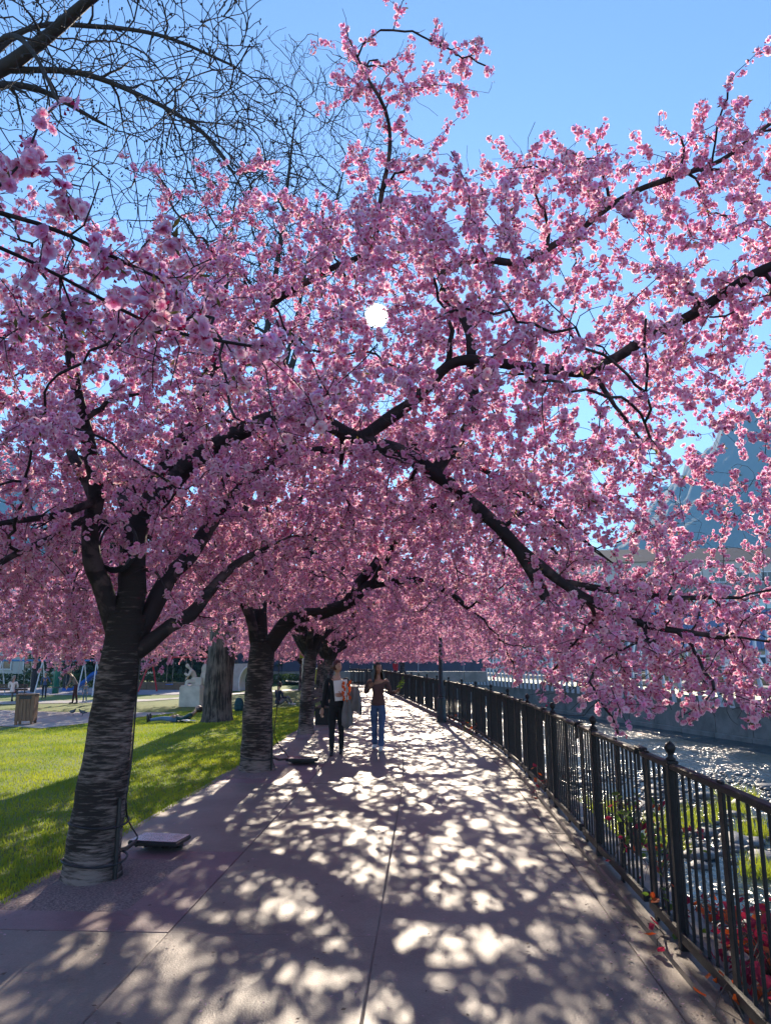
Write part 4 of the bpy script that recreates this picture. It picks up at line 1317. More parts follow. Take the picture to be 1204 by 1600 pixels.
def head_mesh(mb, c, h, yaw, tilt, skin, hairless=True):
    """head of a figure of height h, face towards -Y before turning by yaw; slots: 0 skin, 1 eye, 2 lip"""
    s = h / 1.7
    Mh = Matrix.Translation(c) @ Euler((tilt, 0, yaw)).to_matrix().to_4x4()
    n, m = 22, 16
    vs, fs = [], []
    for k in range(m + 1):
        t = math.pi * k / m - math.pi / 2
        for i in range(n):
            a = 2 * math.pi * i / n
            x, y, z = math.cos(t) * math.cos(a), math.cos(t) * math.sin(a), math.sin(t)
            X, Y, Z = x * .073, y * .092, z * .112
            f = max(0, -y)
            if z < 0:
                X *= 1 - .34 * (-z) ** 1.4; Y *= 1 - .22 * (-z) ** 1.5 * (1 if y > 0 else .35)
            d = lambda cx_, cz, w_, g: math.exp(-(((X - cx_) / w_) ** 2 + ((Z - cz) / g) ** 2)) * (y < -.2)
            Y -= .020 * d(0, -.022, .011, .020) + .008 * d(0, .005, .010, .02)
            Y += .007 * (d(.028, .006, .014, .010) + d(-.028, .006, .014, .010))
            Y -= .006 * d(0, -.060, .022, .008) + .007 * d(0, -.092, .022, .014)
            vs.append(Mh @ Vector((X * s, Y * s, Z * s)))
    for k in range(m):
        for i in range(n):
            j = (i + 1) % n
            fs.append((k * n + i, k * n + j, k * n + n + j, k * n + n + i))
    mb.add(vs, fs, 0)
    for sx in (-1, 1):
        mb.ball(Mh @ Vector((sx * .028 * s, -.079 * s, .006 * s)), (.011 * s, .006 * s, .0055 * s), 8, 5, 1, Euler((tilt, 0, yaw)).to_matrix())
        mb.box(Mh @ Vector((sx * .029 * s, -.0835 * s, .022 * s)), (.026 * s, .006 * s, .004 * s), yaw, 1)
        mb.ball(Mh @ Vector((sx * .073 * s, .008 * s, -.004 * s)), (.008 * s, .016 * s, .026 * s), 8, 5, 0, Euler((tilt, 0, yaw)).to_matrix())
    mb.ball(Mh @ Vector((0, -.087 * s, -.058 * s)), (.020 * s, .007 * s, .0065 * s), 8, 5, 2, Euler((tilt, 0, yaw)).to_matrix())
    return Mh, s


def hand(mb, w, d, palm_n, s, curl=.5, side=1):
    """palm and five unequal bent fingers from wrist w along d; palm_n = the way the palm faces"""
    d = np.array(d) / np.linalg.norm(d); pn = np.array(palm_n, float); pn -= d * (pn @ d); pn /= np.linalg.norm(pn)
    sd = np.cross(d, pn) * side
    w = np.array(w)
    mb.tube([w - d * .01 * s, w + d * .03 * s, w + d * .085 * s], [.026 * s, .036 * s, .036 * s], 8)
    for k, L in enumerate((.072, .080, .074, .058)):
        b = w + d * .082 * s + sd * (.027 - .018 * k) * s
        c = curl * (.8 + .15 * k)
        d1 = d * math.cos(c) + pn * math.sin(c); d2 = d * math.cos(c * 2.1) + pn * math.sin(c * 2.1)
        mb.tube([b - d * .02 * s, b, b + d1 * L * .5 * s, b + d1 * L * .5 * s + d2 * L * .5 * s], [.009 * s, .009 * s, .0085 * s, .006 * s], 6)
    b = w + d * .025 * s + sd * .030 * s
    t1 = d * .55 + sd * .75 + pn * .3; t1 /= np.linalg.norm(t1)
    mb.tube([b - sd * .02 * s, b, b + t1 * .034 * s, b + t1 * .034 * s + (d * .8 + pn * .5) * .03 * s], [.012 * s, .012 * s, .010 * s, .007 * s], 6)


def person(name_label, loc, rz, h, pose, skin, top, trousers, shoes, hair=None, yaw=0.0, tilt=0.0, group=None, off_shoulder=False, flare=0.0, hands=((0, 0, -1), (0, 0, -1)), curl=.5, girth=1.0, hair_style='short', lite=False, vneck=False):
    t = thing('person', name_label, 'person', loc, rz, group)
    J = body_joints(h, pose); s = h / 1.7; g = girth
    jp = lambda k, rx, ry=None: (*J[k], rx * s, (ry or rx) * s)
    pts = [jp('pelvis', .118 * g, .088 * g), jp('waist', .092 * g, .075 * g), jp('chest', .115 * g, .085 * g), jp('neck0', .055), jp('neck', .046), (*(J['neck'] * .35 + J['head'] * .65), .044 * s, .044 * s)]
    ed = [(0, 1), (1, 2), (2, 3), (3, 4), (4, 5)]
    for sd in 'LR':
        n0 = len(pts)
        pts += [jp('sh' + sd, .047), jp('el' + sd, .034), jp('wr' + sd, .022)]
        ed += [(2, n0), (n0, n0 + 1), (n0 + 1, n0 + 2)]
    for sd in 'LR':
        n0 = len(pts)
        pts += [jp('hi' + sd, .080 * g), jp('kn' + sd, .048), jp('an' + sd, .034)]
        ed += [(0, n0), (n0, n0 + 1), (n0 + 1, n0 + 2)]
    me = skin_mesh('body', pts, ed, skin, 1)
    mb = MB()
    mb.add([v.co[:] for v in me.vertices], [tuple(p.vertices) for p in me.polygons])
    Mh, hs = head_mesh(mb, J['head'], h, yaw, tilt, skin)
    for k, sd in enumerate('LR'):
        d = J['wr' + sd] - J['el' + sd]
        hd = hands[k][3] if len(hands[k]) > 3 else d
        hand(mb, J['wr' + sd], hd, hands[k][:3] if any(hands[k][:3]) else (0, 0, -1), s, curl, 1 if sd == 'L' else -1)
    mb.build('body', [skin, M['eye'], M['lip']], t, True)
    # top
    wt = J['pelvis'] * 1.45 - J['waist'] * .45
    tp = [(*wt, .150 * s * g, .118 * s * g), (*J['pelvis'], .142 * s * g, .112 * s * g), jp('waist', .108 * g, .092 * g), jp('chest', .128 * g, .100 * g)]
    te = [(0, 1), (1, 2), (2, 3)]
    if not off_shoulder and not vneck:
        tp.append((*(J['neck0'] * .8 + J['chest'] * .2), .066 * s, .062 * s)); te.append((3, 4))
    else:
        tp.append((*(J['chest'] * .72 + J['neck0'] * .28), .118 * s, .086 * s)); te.append((3, 4))
    for sd in 'LR':
        n0 = len(tp)
        sh = J['sh' + sd] * (.80 if off_shoulder else 1) + J['el' + sd] * (.20 if off_shoulder else 0)
        tp += [(*sh, .058 * s, .058 * s), jp('el' + sd, .046), (*(J['wr' + sd] * .93 + J['el' + sd] * .07), .036 * s, .036 * s)]
        te += [(3, n0), (n0, n0 + 1), (n0 + 1, n0 + 2)]
    o = bpy.data.objects.new('top', skin_mesh('top', tp, te, top)); COL.objects.link(o); o.parent = t; o.data.materials.clear(); o.data.materials.append(top)
    # trousers
    tp = [(*(J['pelvis'] * .3 + J['waist'] * .7), .108 * s * g, .088 * s * g), jp('pelvis', .128 * g, .102 * g)]
    te = [(0, 1)]
    for sd in 'LR':
        n0 = len(tp)
        mk = J['kn' + sd] * .45 + J['an' + sd] * .55
        tp += [jp('hi' + sd, .098 * g), jp('kn' + sd, .060 + flare * .1), (*mk, (.054 + flare * .5) * s, (.054 + flare * .5) * s), (*(J['an' + sd] * 1.0 + np.array((0, 0, -.02 * s if flare else .0))), (.046 + flare) * s, (.050 + flare) * s)]
        te += [(1, n0), (n0, n0 + 1), (n0 + 1, n0 + 2), (n0 + 2, n0 + 3)]
    o = bpy.data.objects.new('trousers', skin_mesh('trousers', tp, te, trousers)); COL.objects.link(o); o.parent = t; o.data.materials.clear(); o.data.materials.append(trousers)
    # shoes
    for sd in 'LR':
        a = J['an' + sd]; kdir = J['an' + sd] - J['kn' + sd]
        fwd = np.array(pose.get('toe' + sd, (0, -1, 0)), float); fwd /= np.linalg.norm(fwd)
        up = -kdir / np.linalg.norm(kdir)
        q = lambda f, u: a + fwd * f * s + up * u * s
        mb = MB()
        mb.tube([q(-.055, -.045), q(-.045, -.045), q(.03, -.042), q(.10, -.05), q(.155, -.056), q(.175, -.058)], [.012 * s, .036 * s, .042 * s, .040 * s, .030 * s, .010 * s], 10)
        mb.tube([q(.0, .07), q(-.004, .02), q(0, -.03)], [.042 * s, .044 * s, .044 * s], 10)
        mb.build('shoe', shoes, t, True)
    # hair
    if hair:
        mb = MB()
        V, F = [], []
        n, m = 26, 14
        for k in range(m + 1):
            tt = -.55 + (math.pi / 2 + .55) * k / m
            for i in range(n):
                a = 2 * math.pi * i / n
                x, y, z = math.cos(tt) * math.cos(a), math.cos(tt) * math.sin(a), math.sin(tt)
                wv = 1 + .035 * math.sin(a * 9 + k) + .03 * noise.noise(Vector((x * 4, y * 4, z * 4)))
                X, Y, Z = x * .086 * wv, .012 + y * .100 * wv, .010 + z * .122 * wv
                if y < -.15 and z < .52 + .25 * abs(x):      # open at the face
                    Y = max(Y, -.045); X *= .86
                V.append(Mh @ Vector((X * hs, Y * hs, Z * hs)))
        for k in range(m):
            for i in range(n):
                j = (i + 1) % n
                F.append((k * n + i, k * n + j, k * n + n + j, k * n + n + i))
        mb.add(V, F)
        if hair_style == 'long':
            for k in range(46):
                a = math.pi * (k / 45) * 1.36 - .18 * math.pi
                x, y = math.cos(a) * .082, math.sin(a) * .085 + .005
                L = random.uniform(.26, .34)
                pts = [Mh @ Vector((x * hs * .85, y * hs * .9, .06 * hs)), Mh @ Vector((x * hs * 1.06, (y + .008) * hs, -.03 * hs))]
                e = np.array(pts[-1]); out = np.array((x, y * .8 + .02, 0)) * .35
                pts += [e + np.array((out[0], out[1], -L * .45)) * s, e + np.array((out[0] * 1.4 + random.uniform(-.015, .015), out[1] * 1.2 + random.uniform(-.01, .02), -L)) * s]
                mb.tube(pts, [.014 * s, .018 * s, .017 * s, .004 * s], 5)
        elif hair_style == 'bun':
            mb.ball(Mh @ Vector((0, .118 * hs, -.015 * hs)), .045 * hs, 12, 9)
            for k in range(10):
                sx = -1 if k % 2 else 1
                p0 = Mh @ Vector((sx * (.076 + .004 * random.random()) * hs, (-.02 + .01 * k * .5) * hs, .02 * hs))
                mb.tube([p0, p0 + Vector((sx * .008, -.004, -.05)) * s, p0 + Vector((sx * .004, .004, -.085)) * s], [.007 * s, .006 * s, .002 * s], 5)
        mb.build('hair', hair, t, True)
    return t, J, Mh


wA, JA, _ = person('woman with tied back red hair, all in black, carrying a white folder', (-1.58, 13.7, 0), .05, 1.66,
    dict(shL=(-.106, .0, .806), elL=(-.135, .012, .63), wrL=(-.160, -.012, .475), shR=(.106, 0, .806), elR=(.128, .0, .635), wrR=(.055, -.115, .635),
         knL=(-.05, -.03, .275), anL=(-.048, -.045, .05), knR=(.05, .0, .275), anR=(.05, .03, .06), hiL=(-.05, -.005, .49), hiR=(.05, .005, .49)),
    M['skin'], M['blackcloth'], M['blackcloth'], M['boot'], M['hairred'], girth=1.2, yaw=.85, tilt=.05, hands=((.8, -.3, 0), (-.6, .6, 0)), vneck=True, hair_style='bun', curl=.45)
# the deep neckline: skin shows in a wedge; the folder, the flower and the jacket she carries are things of their own
def world(root, p): return root.matrix_world @ Vector(p)


def place(root, p):
    M4 = Matrix.Translation(root.location) @ root.rotation_euler.to_matrix().to_4x4()
    return M4 @ Vector(p)


fo = MB().box((0, 0, 0), (.25, .012, .36), bev=.003).box((.004, -.0085, .0), (.235, .004, .345), bev=.001)
o = fo.build('folder', M['paper'], loc=place(wA, (.085, -.215, 1.135))); o.rotation_euler = (.12, -.10, .12)
tag(o, 'white folder held against the chest of the woman in black', 'folder')
fl = thing('flower', 'crumpled orange flower held over the white folder', 'flower', place(wA, (.185, -.245, 1.12)))
mb = MB()
for k in range(16):
    a = k * 2.4; zz = .17 - .021 * k
    c = Vector((.035 * math.cos(a), .02 * math.sin(a) - .01, zz))
    v = [c, c + Vector((.05 * math.cos(a), -.03, .03)), c + Vector((.06 * math.cos(a + .6), -.045 + .02 * math.sin(k), -.025)), c + Vector((.02 * math.cos(a + 1.2), -.02, -.05))]
    mb.add(v, [(0, 1, 2), (0, 2, 3)])
mb.build('petals', M['orange'], fl)
MB().tube([(0, 0, .12), (.01, 0, -.05), (.0, .01, -.22)], [.006, .006, .004], 5).build('stem', M['greenleaf'], fl)


def drape(name, label, m, c, w, l, dep, rz, folds=5, seed=0):
    V, F = [], []
    nx, nz = 15, 16
    for side in (0, 1):
        for j in range(nz + 1):
            for i in range(nx + 1):
                u, v = i / nx, j / nz
                prof = w * (.55 + .55 * math.sin(min(1, v * 1.15) * math.pi * .62) + .04 * noise.noise(Vector((v * 4, seed, side))))
                x = (u - .5) * prof
                fold = .018 * math.sin(u * folds * 3 + v * 2 + seed) + .02 * noise.noise(Vector((u * 3, v * 3, seed)))
                y = (dep * (1 - (2 * u - 1) ** 2) ** .5 * (.4 + .6 * math.sin(math.pi * min(1, v + .12)) ** .5) + fold) * (-1 if side == 0 else 1)
                V.append((x, y, -l * v * (1 + .08 * math.sin(u * 7 + seed))))
    k = (nx + 1) * (nz + 1)
    for side in (0, 1):
        for j in range(nz):
            for i in range(nx):
                a = side * k + j * (nx + 1) + i
                q = (a, a + 1, a + nx + 2, a + nx + 1)
                F.append(q if side == 0 else q[::-1])
    for j in range(nz):
        for i in (0, nx):
            a = j * (nx + 1) + i
            F.append((a, a + nx + 1, a + nx + 1 + k, a + k))
    for i in range(nx):
        for j in (0, nz):
            a = j * (nx + 1) + i
            F.append((a, a + 1, a + 1 + k, a + k))
    return V, F


jk = thing('jacket', 'grey jacket draped over the forearm of the woman in black', 'jacket', place(wA, (.315, -.10, 1.19)), .15)
MB().add(*drape('', '', None, None, .25, .46, .085, 0, 5, 1.0)).build('shell', M['greycloth'], jk, True)
o = MB().add(*drape('', '', None, None, .19, .50, .05, 0, 4, 5.0)).build('sleeve', M['greycloth'], jk, True)
o.location = (-.12, -.03, -.20)

wB, JB, _ = person('woman with long dark hair in a brown off shoulder sweater and blue jeans', (-.88, 14.45, 0), -.06, 1.62,
    dict(shL=(-.103, .0, .806), elL=(-.150, .0, .645), wrL=(-.085, -.115, .715), shR=(.103, 0, .806), elR=(.145, -.01, .64), wrR=(.222, -.11, .665),
         knL=(-.045, .012, .275), anL=(-.048, .06, .065), knR=(.045, -.03, .275), anR=(.042, -.05, .05)),
    M['skin2'], M['brownknit'], M['denim'], M['whitecloth'], M['hairdark'], girth=1.14, yaw=.55, tilt=.0, hands=((.3, .3, .7, .6, -.3, .75), (-.2, -.2, .9, .9, -.35, .15)) if False else ((.4, .5, .3), (-.2, -.3, .9)), off_shoulder=True, flare=.022, hair_style='long', curl=.55)
sp = thing('plant_sprig', 'leafy green sprig held out by the woman in the brown sweater', 'plant', place(wB, (.41, -.24, 1.11)))
mb = MB(); st = MB()
st.tube([(-.02, .02, -.10), (0, 0, 0), (.05, -.01, .16), (.09, -.02, .24)], [.004, .004, .003, .002], 5)
for k in range(44):
    u = random.random(); c = Vector((-.0 + .09 * u, -.02 * u, .24 * u - .02)) + Vector(rng.normal(0, .014, 3))
    a = random.random() * 6.28; d = Vector((math.cos(a), -.3 + .4 * math.sin(a), .35 + .5 * math.sin(a * 2))).normalized() * random.uniform(.035, .06)
    sdv = d.cross(Vector((.2, 1, .1))).normalized() * .012
    mb.add([c, c + d * .5 + sdv, c + d, c + d * .5 - sdv], [(0, 1, 2, 3)])
st.build('stem', M['greenleaf'], sp); mb.build('leaves', M['greenleaf'], sp)['kind'] = 'stuff'

SIT = dict(pelvis=(0, 0, .30), waist=(0, -.005, .385), chest=(0, -.01, .49), neck0=(0, -.015, .60), neck=(0, -.03, .638), head=(0, -.045, .698),
           shL=(-.104, -.01, .578), elL=(-.13, -.05, .42), wrL=(-.08, -.16, .36), shR=(.104, -.01, .578), elR=(.13, -.05, .42), wrR=(.08, -.16, .36),
           hiL=(-.055, -.02, .285), knL=(-.065, -.24, .295), anL=(-.065, -.23, .045), hiR=(.055, -.02, .285), knR=(.065, -.24, .295), anR=(.065, -.23, .045))
down = lambda P, dz: {k: (v[0], v[1], v[2] - dz) for k, v in P.items()}
FLOORSIT = down(SIT, .24)
FLOORSIT.update(knL=(-.09, -.22, .20), anL=(-.06, -.36, .035), knR=(.09, -.22, .20), anR=(.06, -.36, .035), wrL=(-.08, -.22, .17), wrR=(.08, -.22, .17))
WALK = dict(knL=(-.05, -.06, .285), anL=(-.05, -.09, .05), knR=(.05, .02, .28), anR=(.05, .13, .085), elL=(-.13, .05, .64), wrL=(-.13, .06, .50), elR=(.13, -.05, .635), wrR=(.125, -.13, .53))
LEANF = dict(waist=(0, -.03, .61), chest=(0, -.09, .70), neck0=(0, -.155, .795), neck=(0, -.18, .83), head=(0, -.215, .885), shL=(-.104, -.14, .765), shR=(.104, -.14, .765),
             elL=(-.12, -.17, .60), wrL=(-.09, -.23, .48), elR=(.12, -.17, .60), wrR=(.09, -.23, .48), knL=(-.05, -.04, .28), anL=(-.05, -.06, .045), knR=(.05, .02, .28), anR=(.05, .06, .045))
G = lambda x: float(gz(x))

# someone lying in the sun, head and shoulders propped against the broad trunk
ly = person('person in blue jeans lying on the lawn, head propped against the broad trunk', (-8.30, 22.55, G(-8.3) + .10), 0, 1.72,
            dict(chest=(0, -.05, .71), neck0=(0, -.115, .80), neck=(0, -.145, .83), head=(0, -.185, .875), shL=(-.104, -.10, .78), shR=(.104, -.10, .78), elL=(-.15, -.02, .63), wrL=(-.13, -.05, .50), elR=(.15, -.02, .63), wrR=(.11, -.06, .50),
                 knL=(-.06, -.012, .275), knR=(.06, -.03, .275), anL=(-.07, .0, .045), anR=(.07, .0, .045)), M['skin'], M['teal'], M['denim2'], M['boot'], M['hairdark'], curl=.4)[0]
ly.rotation_euler = (-math.pi / 2, 0, -math.pi / 2 + .06)
mb = MB(); 
for k in range(1):
    V, F = drape('', '', None, None, .30, .55, .06, 0, 4, 9.0)
    mb.add([(z_ * -1.0 if False else x * 1.6, y * .9 + z_ * .3, .05 + abs(y) * .5) for x, y, z_ in V], F)
o = mb.build('jacket', M['whitecloth'], loc=(-6.95, 22.15, G(-6.9)))
tag(o, 'pale jacket lying crumpled on the lawn by the lying person', 'jacket')


def backpack(label, c, rz, m, s=1.0):
    t = thing('backpack', label, 'backpack', c, rz, 'dark backpacks on the lawn')
    mb = MB()
    prof = [(.0, .13, .10), (.05, .165, .125), (.22, .165, .12), (.36, .145, .105), (.44, .09, .07), (.46, .03, .02)]
    n = 16; V = []; F = []
    for z, a, b in prof:
        for i in range(n):
            t_ = 2 * math.pi * i / n
            sx = math.copysign(abs(math.cos(t_)) ** .6, math.cos(t_)); sy = math.copysign(abs(math.sin(t_)) ** .6, math.sin(t_))
            V.append((a * sx * s, b * sy * s, z * s))
    for k in range(len(prof) - 1):
        for i in range(n):
            F.append((k * n + i, k * n + (i + 1) % n, (k + 1) * n + (i + 1) % n, (k + 1) * n + i))
    F.append(tuple(range(n - 1, -1, -1))); F.append(tuple((len(prof) - 1) * n + i for i in range(n)))
    mb.add(V, F).build('bag', m, t, True)
    MB().box((0, -.135 * s, .15 * s), (.22 * s, .07 * s, .20 * s), bev=.03).build('pocket', m, t)
    MB().tube([(-.04 * s, .03, .44 * s), (-.03 * s, .03, .50 * s), (.03 * s, .03, .50 * s), (.04 * s, .03, .44 * s)], .009, 5).build('handle', m, t)
    for sx in (-1, 1):
        MB().tube([(sx * .08 * s, .10, .40 * s), (sx * .10 * s, .17, .28 * s), (sx * .11 * s, .12, .06 * s)], .016, 6).build('strap', m, t)
    return t


backpack('upright dark backpack on the lawn between the broad trunk and the second cherry', (-6.62, 26.9, G(-6.6)), .2, M['teal'])
backpack('black backpack half hidden behind the second cherry trunk', (-6.35, 27.3, G(-6.3)), -.3, M['blackcloth'], 1.1)
person('person in dark clothes sitting on the lawn right of the second cherry trunk', (-5.75, 29.6, G(-5.7)), 2.4, 1.7, FLOORSIT, M['skin'], M['navy'], M['greycloth'], M['whitecloth'], M['hairdark'])

# the wooden litter bin
bn = thing('litter_bin', 'brown slatted wooden litter bin on four short feet beside the plaza', 'bin', (-12.9, 24.1, G(-12.9)), .25)
M['binwood'] = mat('bin_wood', (.23, .125, .065), (.15, .08, .042), 6, .7, .2, stretch=(4, 4, .5))
for k in range(5):
    for sy in (-1, 1):
        MB().box((-.224 + k * .112, sy * .27, .52), (.106, .022, .80), bev=.004).build('slat', M['binwood'], bn)
        MB().box((sy * .27, -.2 + k * .10, .52), (.022, .095, .80), bev=.004).build('slat', M['binwood'], bn)
MB().box((0, 0, .945), (.60, .58, .035), bev=.01).build('lid', M['binwood'], bn)
MB().box((0, -.285, .86), (.36, .012, .10), bev=.002).build('opening', M['black'], bn)
MB().box((0, 0, .5), (.50, .50, .74)).build('liner', M['black'], bn)
for sx in (-1, 1):
    for sy in (-1, 1):
        MB().box((sx * .23, sy * .23, .055), (.08, .08, .13), bev=.005).build('foot', M['binwood'], bn)

# the statue: a seated figure bent over what it reads, on a block
stt = thing('statue', 'white stone statue of a seated figure bent forward, on a square block', 'statue', (-9.75, 31.5, G(-9.75)), 0)
M['marble'] = mat('statue_stone', (.58, .54, .46), (.42, .39, .33), 3, .75, .3, 40)
MB().box((0, 0, .40), (.88, .84, .82), bev=.02).box((0, 0, .835), (.80, .78, .06), bev=.01).build('plinth', M['marble'], stt)
P = {k: (v[0], v[1], v[2] - .06) for k, v in SIT.items()}
P.update(waist=(0, -.05, .325), chest=(0, -.10, .42), neck0=(0, -.16, .52), neck=(0, -.20, .555), head=(0, -.245, .60), shL=(-.11, -.14, .50), shR=(.11, -.14, .50), elL=(-.13, -.20, .36), elR=(.13, -.20, .36), wrL=(-.05, -.30, .42), wrR=(.05, -.30, .42))
J = body_joints(1.75, P); s = 1.03
jp = lambda k, a, b=None: (*J[k], a * s, (b or a) * s)
pts = [jp('pelvis', .16, .14), jp('waist', .14, .12), jp('chest', .15, .12), jp('neck0', .07), jp('neck', .06), (*J['head'], .09, .10), (J['head'][0], J['head'][1] - .02, J['head'][2] + .09, .06, .06)]
ed = [(0, 1), (1, 2), (2, 3), (3, 4), (4, 5), (5, 6)]
for sd in 'LR':
    n0 = len(pts); pts += [jp('sh' + sd, .075), jp('el' + sd, .06), jp('wr' + sd, .05)]; ed += [(2, n0), (n0, n0 + 1), (n0 + 1, n0 + 2)]
    n0 = len(pts); pts += [jp('hi' + sd, .11), jp('kn' + sd, .09), jp('an' + sd, .07)]; ed += [(0, n0), (n0, n0 + 1), (n0 + 1, n0 + 2)]
me = skin_mesh('figure', pts, ed, M['marble'], 2); me.materials.clear(); me.materials.append(M['marble'])
o = link('figure', me, stt); o.location = (.12, .12, .62); o.rotation_euler = (0, 0, -1.25)
MB().box((.14, .16, 1.02), (.46, .42, .34), bev=.04).build('seat_block', M['marble'], stt)
MB().box((-.26, .02, 1.17), (.02, .22, .16), ry=.5).build('tablet', M['marble'], stt)
# second, taller lump behind: the back rest of the group
MB().ball((.42, .25, 1.50), (.17, .16, .26), 12, 9).ball((.42, .25, 1.18), (.2, .2, .35), 12, 9).build('companion', M['marble'], stt, True)


def pigeon(label, c, rz):
    t = thing('pigeon', label, 'pigeon', c, rz, 'pigeons on the plaza')
    me = skin_mesh('body', [(0, .16, .115, .012, .010), (0, .09, .13, .035, .028), (0, 0, .145, .062, .055), (0, -.07, .165, .050, .05), (0, -.105, .215, .026, .028), (0, -.125, .245, .024, .026), (0, -.155, .240, .006, .006)],
                   [(i, i + 1) for i in range(6)], M['pigeon'], 2, root=2)
    mb = MB().add([v.co[:] for v in me.vertices], [tuple(p.vertices) for p in me.polygons])
    for sx in (-1, 1):
        mb.tube([(sx * .025, -.01, .10), (sx * .025, .0, .05), (sx * .025, -.01, 0), (sx * .025, -.05, .003)], [.012, .006, .005, .004], 5)
    mb.build('body', M['pigeon'], t, True)
    for sx in (-1, 1):
        MB().add([(sx * .055, -.06, .17), (sx * .062, .04, .175), (sx * .03, .17, .135), (sx * .058, .05, .11), (sx * .06, -.05, .12)], [(0, 1, 2, 3, 4)]).build('wing', M['pigeonwing'], t)


M['pigeon'] = mat('pigeon_grey', (.07, .075, .09), (.03, .04, .045), 20, .6)
M['pigeonwing'] = mat('pigeon_wing', (.15, .155, .17), (.06, .06, .07), 20, .7)
pigeon('dark pigeon pecking on the plaza, left of the other one', (-13.2, 28.0, G(-13.2) + .008), 1.2)
pigeon('grey pigeon on the plaza nearest the cherry trunk', (-12.5, 27.3, G(-12.5) + .008), -1.0)

# bench beside the third cherry, with someone sitting on it
bc = thing('park_bench', 'dark bench beside the path just behind the third cherry', 'bench', (-2.62, 20.4, 0), math.pi / 2)
M['benchwood'] = mat('bench_wood', (.10, .065, .045), (.06, .04, .03), 5, .65, .2, stretch=(.6, 8, 8))
for k in range(4):
    MB().box((0, -.18 + .115 * k, .45), (1.7, .10, .03), bev=.005).build('seat_slat', M['benchwood'], bc)
for k in range(3):
    MB().box((0, .25 + .025 * k, .60 + .12 * k), (1.7, .028, .10), bev=.005, rx=-.2).build('back_slat', M['benchwood'], bc)
for sx in (-.7, .7):
    MB().box((sx, 0, .22), (.05, .44, .42), bev=.01).box((sx, .27, .6), (.05, .05, .5), bev=.01, rx=-.2).build('leg', M['iron'], bc)
person('person in dark clothes seated on the bench behind the third cherry', (-2.55, 20.1, .02), math.pi / 2 + .3, 1.68, SIT, M['skin'], M['blackcloth'], M['navy'], M['boot'], M['hairdark'])
bg_ = thing('shoulder_bag', 'blue bag standing on the bench beside the seated person', 'bag', (-2.5, 20.85, .47), .2)
MB().box((0, 0, .17), (.36, .2, .34), bev=.05).build('bag', M['bluecloth'], bg_)
MB().tube([(-.12, 0, .32), (-.08, 0, .5), (.08, 0, .5), (.12, 0, .32)], .014, 6).build('handle', M['bluecloth'], bg_)

# ------------------------------------------------------------------ the playground on the left
M['swingblue'] = mat('blue_paint', (.05, .19, .46), (.04, .15, .38), 12, .4)
M['whitepaint'] = mat('white_paint', (.68, .70, .74), (.56, .58, .62), 10, .45)
M['greenpaint'] = mat('green_paint', (.02, .19, .12), (.015, .14, .09), 6, .45)
M['redpaint'] = mat('red_paint', (.50, .025, .03), (.38, .02, .025), 10, .4)
M['yellowpaint'] = mat('yellow_paint', (.55, .50, .04), (.46, .40, .03), 10, .5)
M['slideblue'] = mat('slide_blue', (.02, .13, .50), (.015, .10, .40), 8, .3)
PZ = -.48
sw = thing('swing_frame', 'long swing frame with a blue crossbar on pale slanting legs', 'swing', (-22.9, 44.6, PZ))
MB().tube([(-2.9, 0, 2.08), (3.2, 0, 2.08)], .055, 8).build('crossbar', M['swingblue'], sw)
for x in (-2.8, -.25, 2.35, 3.1):
    for sy in (-1, 1):
        MB().tube([(x + (.0 if x < 3 else .2), sy * .7, 0), (x, 0, 2.08)], .036, 7).build('leg', M['whitepaint'], sw)
for x in (-1.9, -1.1, .75, 1.5):
    for sx in (-.2, .2):
        MB().tube([(x + sx, 0, 2.05), (x + sx, 0, .5)], .010, 4).build('chain', M['steel'], sw)
    MB().box((x, 0, .48), (.44, .2, .04), bev=.01).build('seat', M['black'], sw)
gp = thing('play_tower', 'thick green play post with a cap standing behind the swing', 'play tower', (-23.6, 47.4, PZ))
MB().lathe((0, 0, 0), [(.20, 0), (.20, 2.0), (.17, 2.05)], 14).build('post', M['greenpaint'], gp, True)
MB().lathe((0, 0, 2.05), [(.32, 0), (.30, .08), (.05, .22)], 14).build('cap', M['greenpaint'], gp, True)
for k in range(3): MB().tube([(-.32, -.1, .5 + .5 * k), (.32, -.1, .5 + .5 * k)], .025, 6).build('rung', M['greenpaint'], gp)
sl = thing('slide', 'small blue slide behind the man in the grey jacket', 'slide', (-22.0, 47.8, PZ))
P = smooth_path([(1.1, 0, 1.25), (.7, 0, 1.18), (.1, 0, .65), (-.6, 0, .22), (-1.2, 0, .18)], .15)
V, F = [], []
for p in P:
    for (yy, zz) in ((-.33, .17), (-.30, .02), (0, -.02), (.30, .02), (.33, .17)): V.append((p[0], yy, p[2] + zz))
    for (yy, zz) in ((.36, .17), (.33, -.03), (0, -.06), (-.33, -.03), (-.36, .17)): V.append((p[0], yy, p[2] + zz))
for i in range(len(P) - 1):
    for k in range(10): F.append((i * 10 + k, i * 10 + (k + 1) % 10, i * 10 + 10 + (k + 1) % 10, i * 10 + 10 + k))
MB().add(V, F).build('chute', M['slideblue'], sl)
for sx in (-.25, .25):
    MB().tube([(1.55, sx, 0), (1.15, sx, 1.9)], .03, 6).build('ladder_rail', M['redpaint'], sl)
for k in range(4): MB().tube([(1.5 - .09 * k, -.25, .25 + .28 * k), (1.5 - .09 * k, .25, .25 + .28 * k)], .02, 5).build('rung', M['redpaint'], sl)
bp_ = thing('activity_board', 'blue play panel under a yellow board right of the swing', 'play panel', (-19.6, 47.5, PZ))
MB().box((0, 0, 1.05), (1.35, .06, 1.0), bev=.02).build('blue_board', M['slideblue'], bp_)
MB().box((.05, -.01, 1.93), (1.0, .06, .62), bev=.02).build('yellow_board', M['yellowpaint'], bp_)
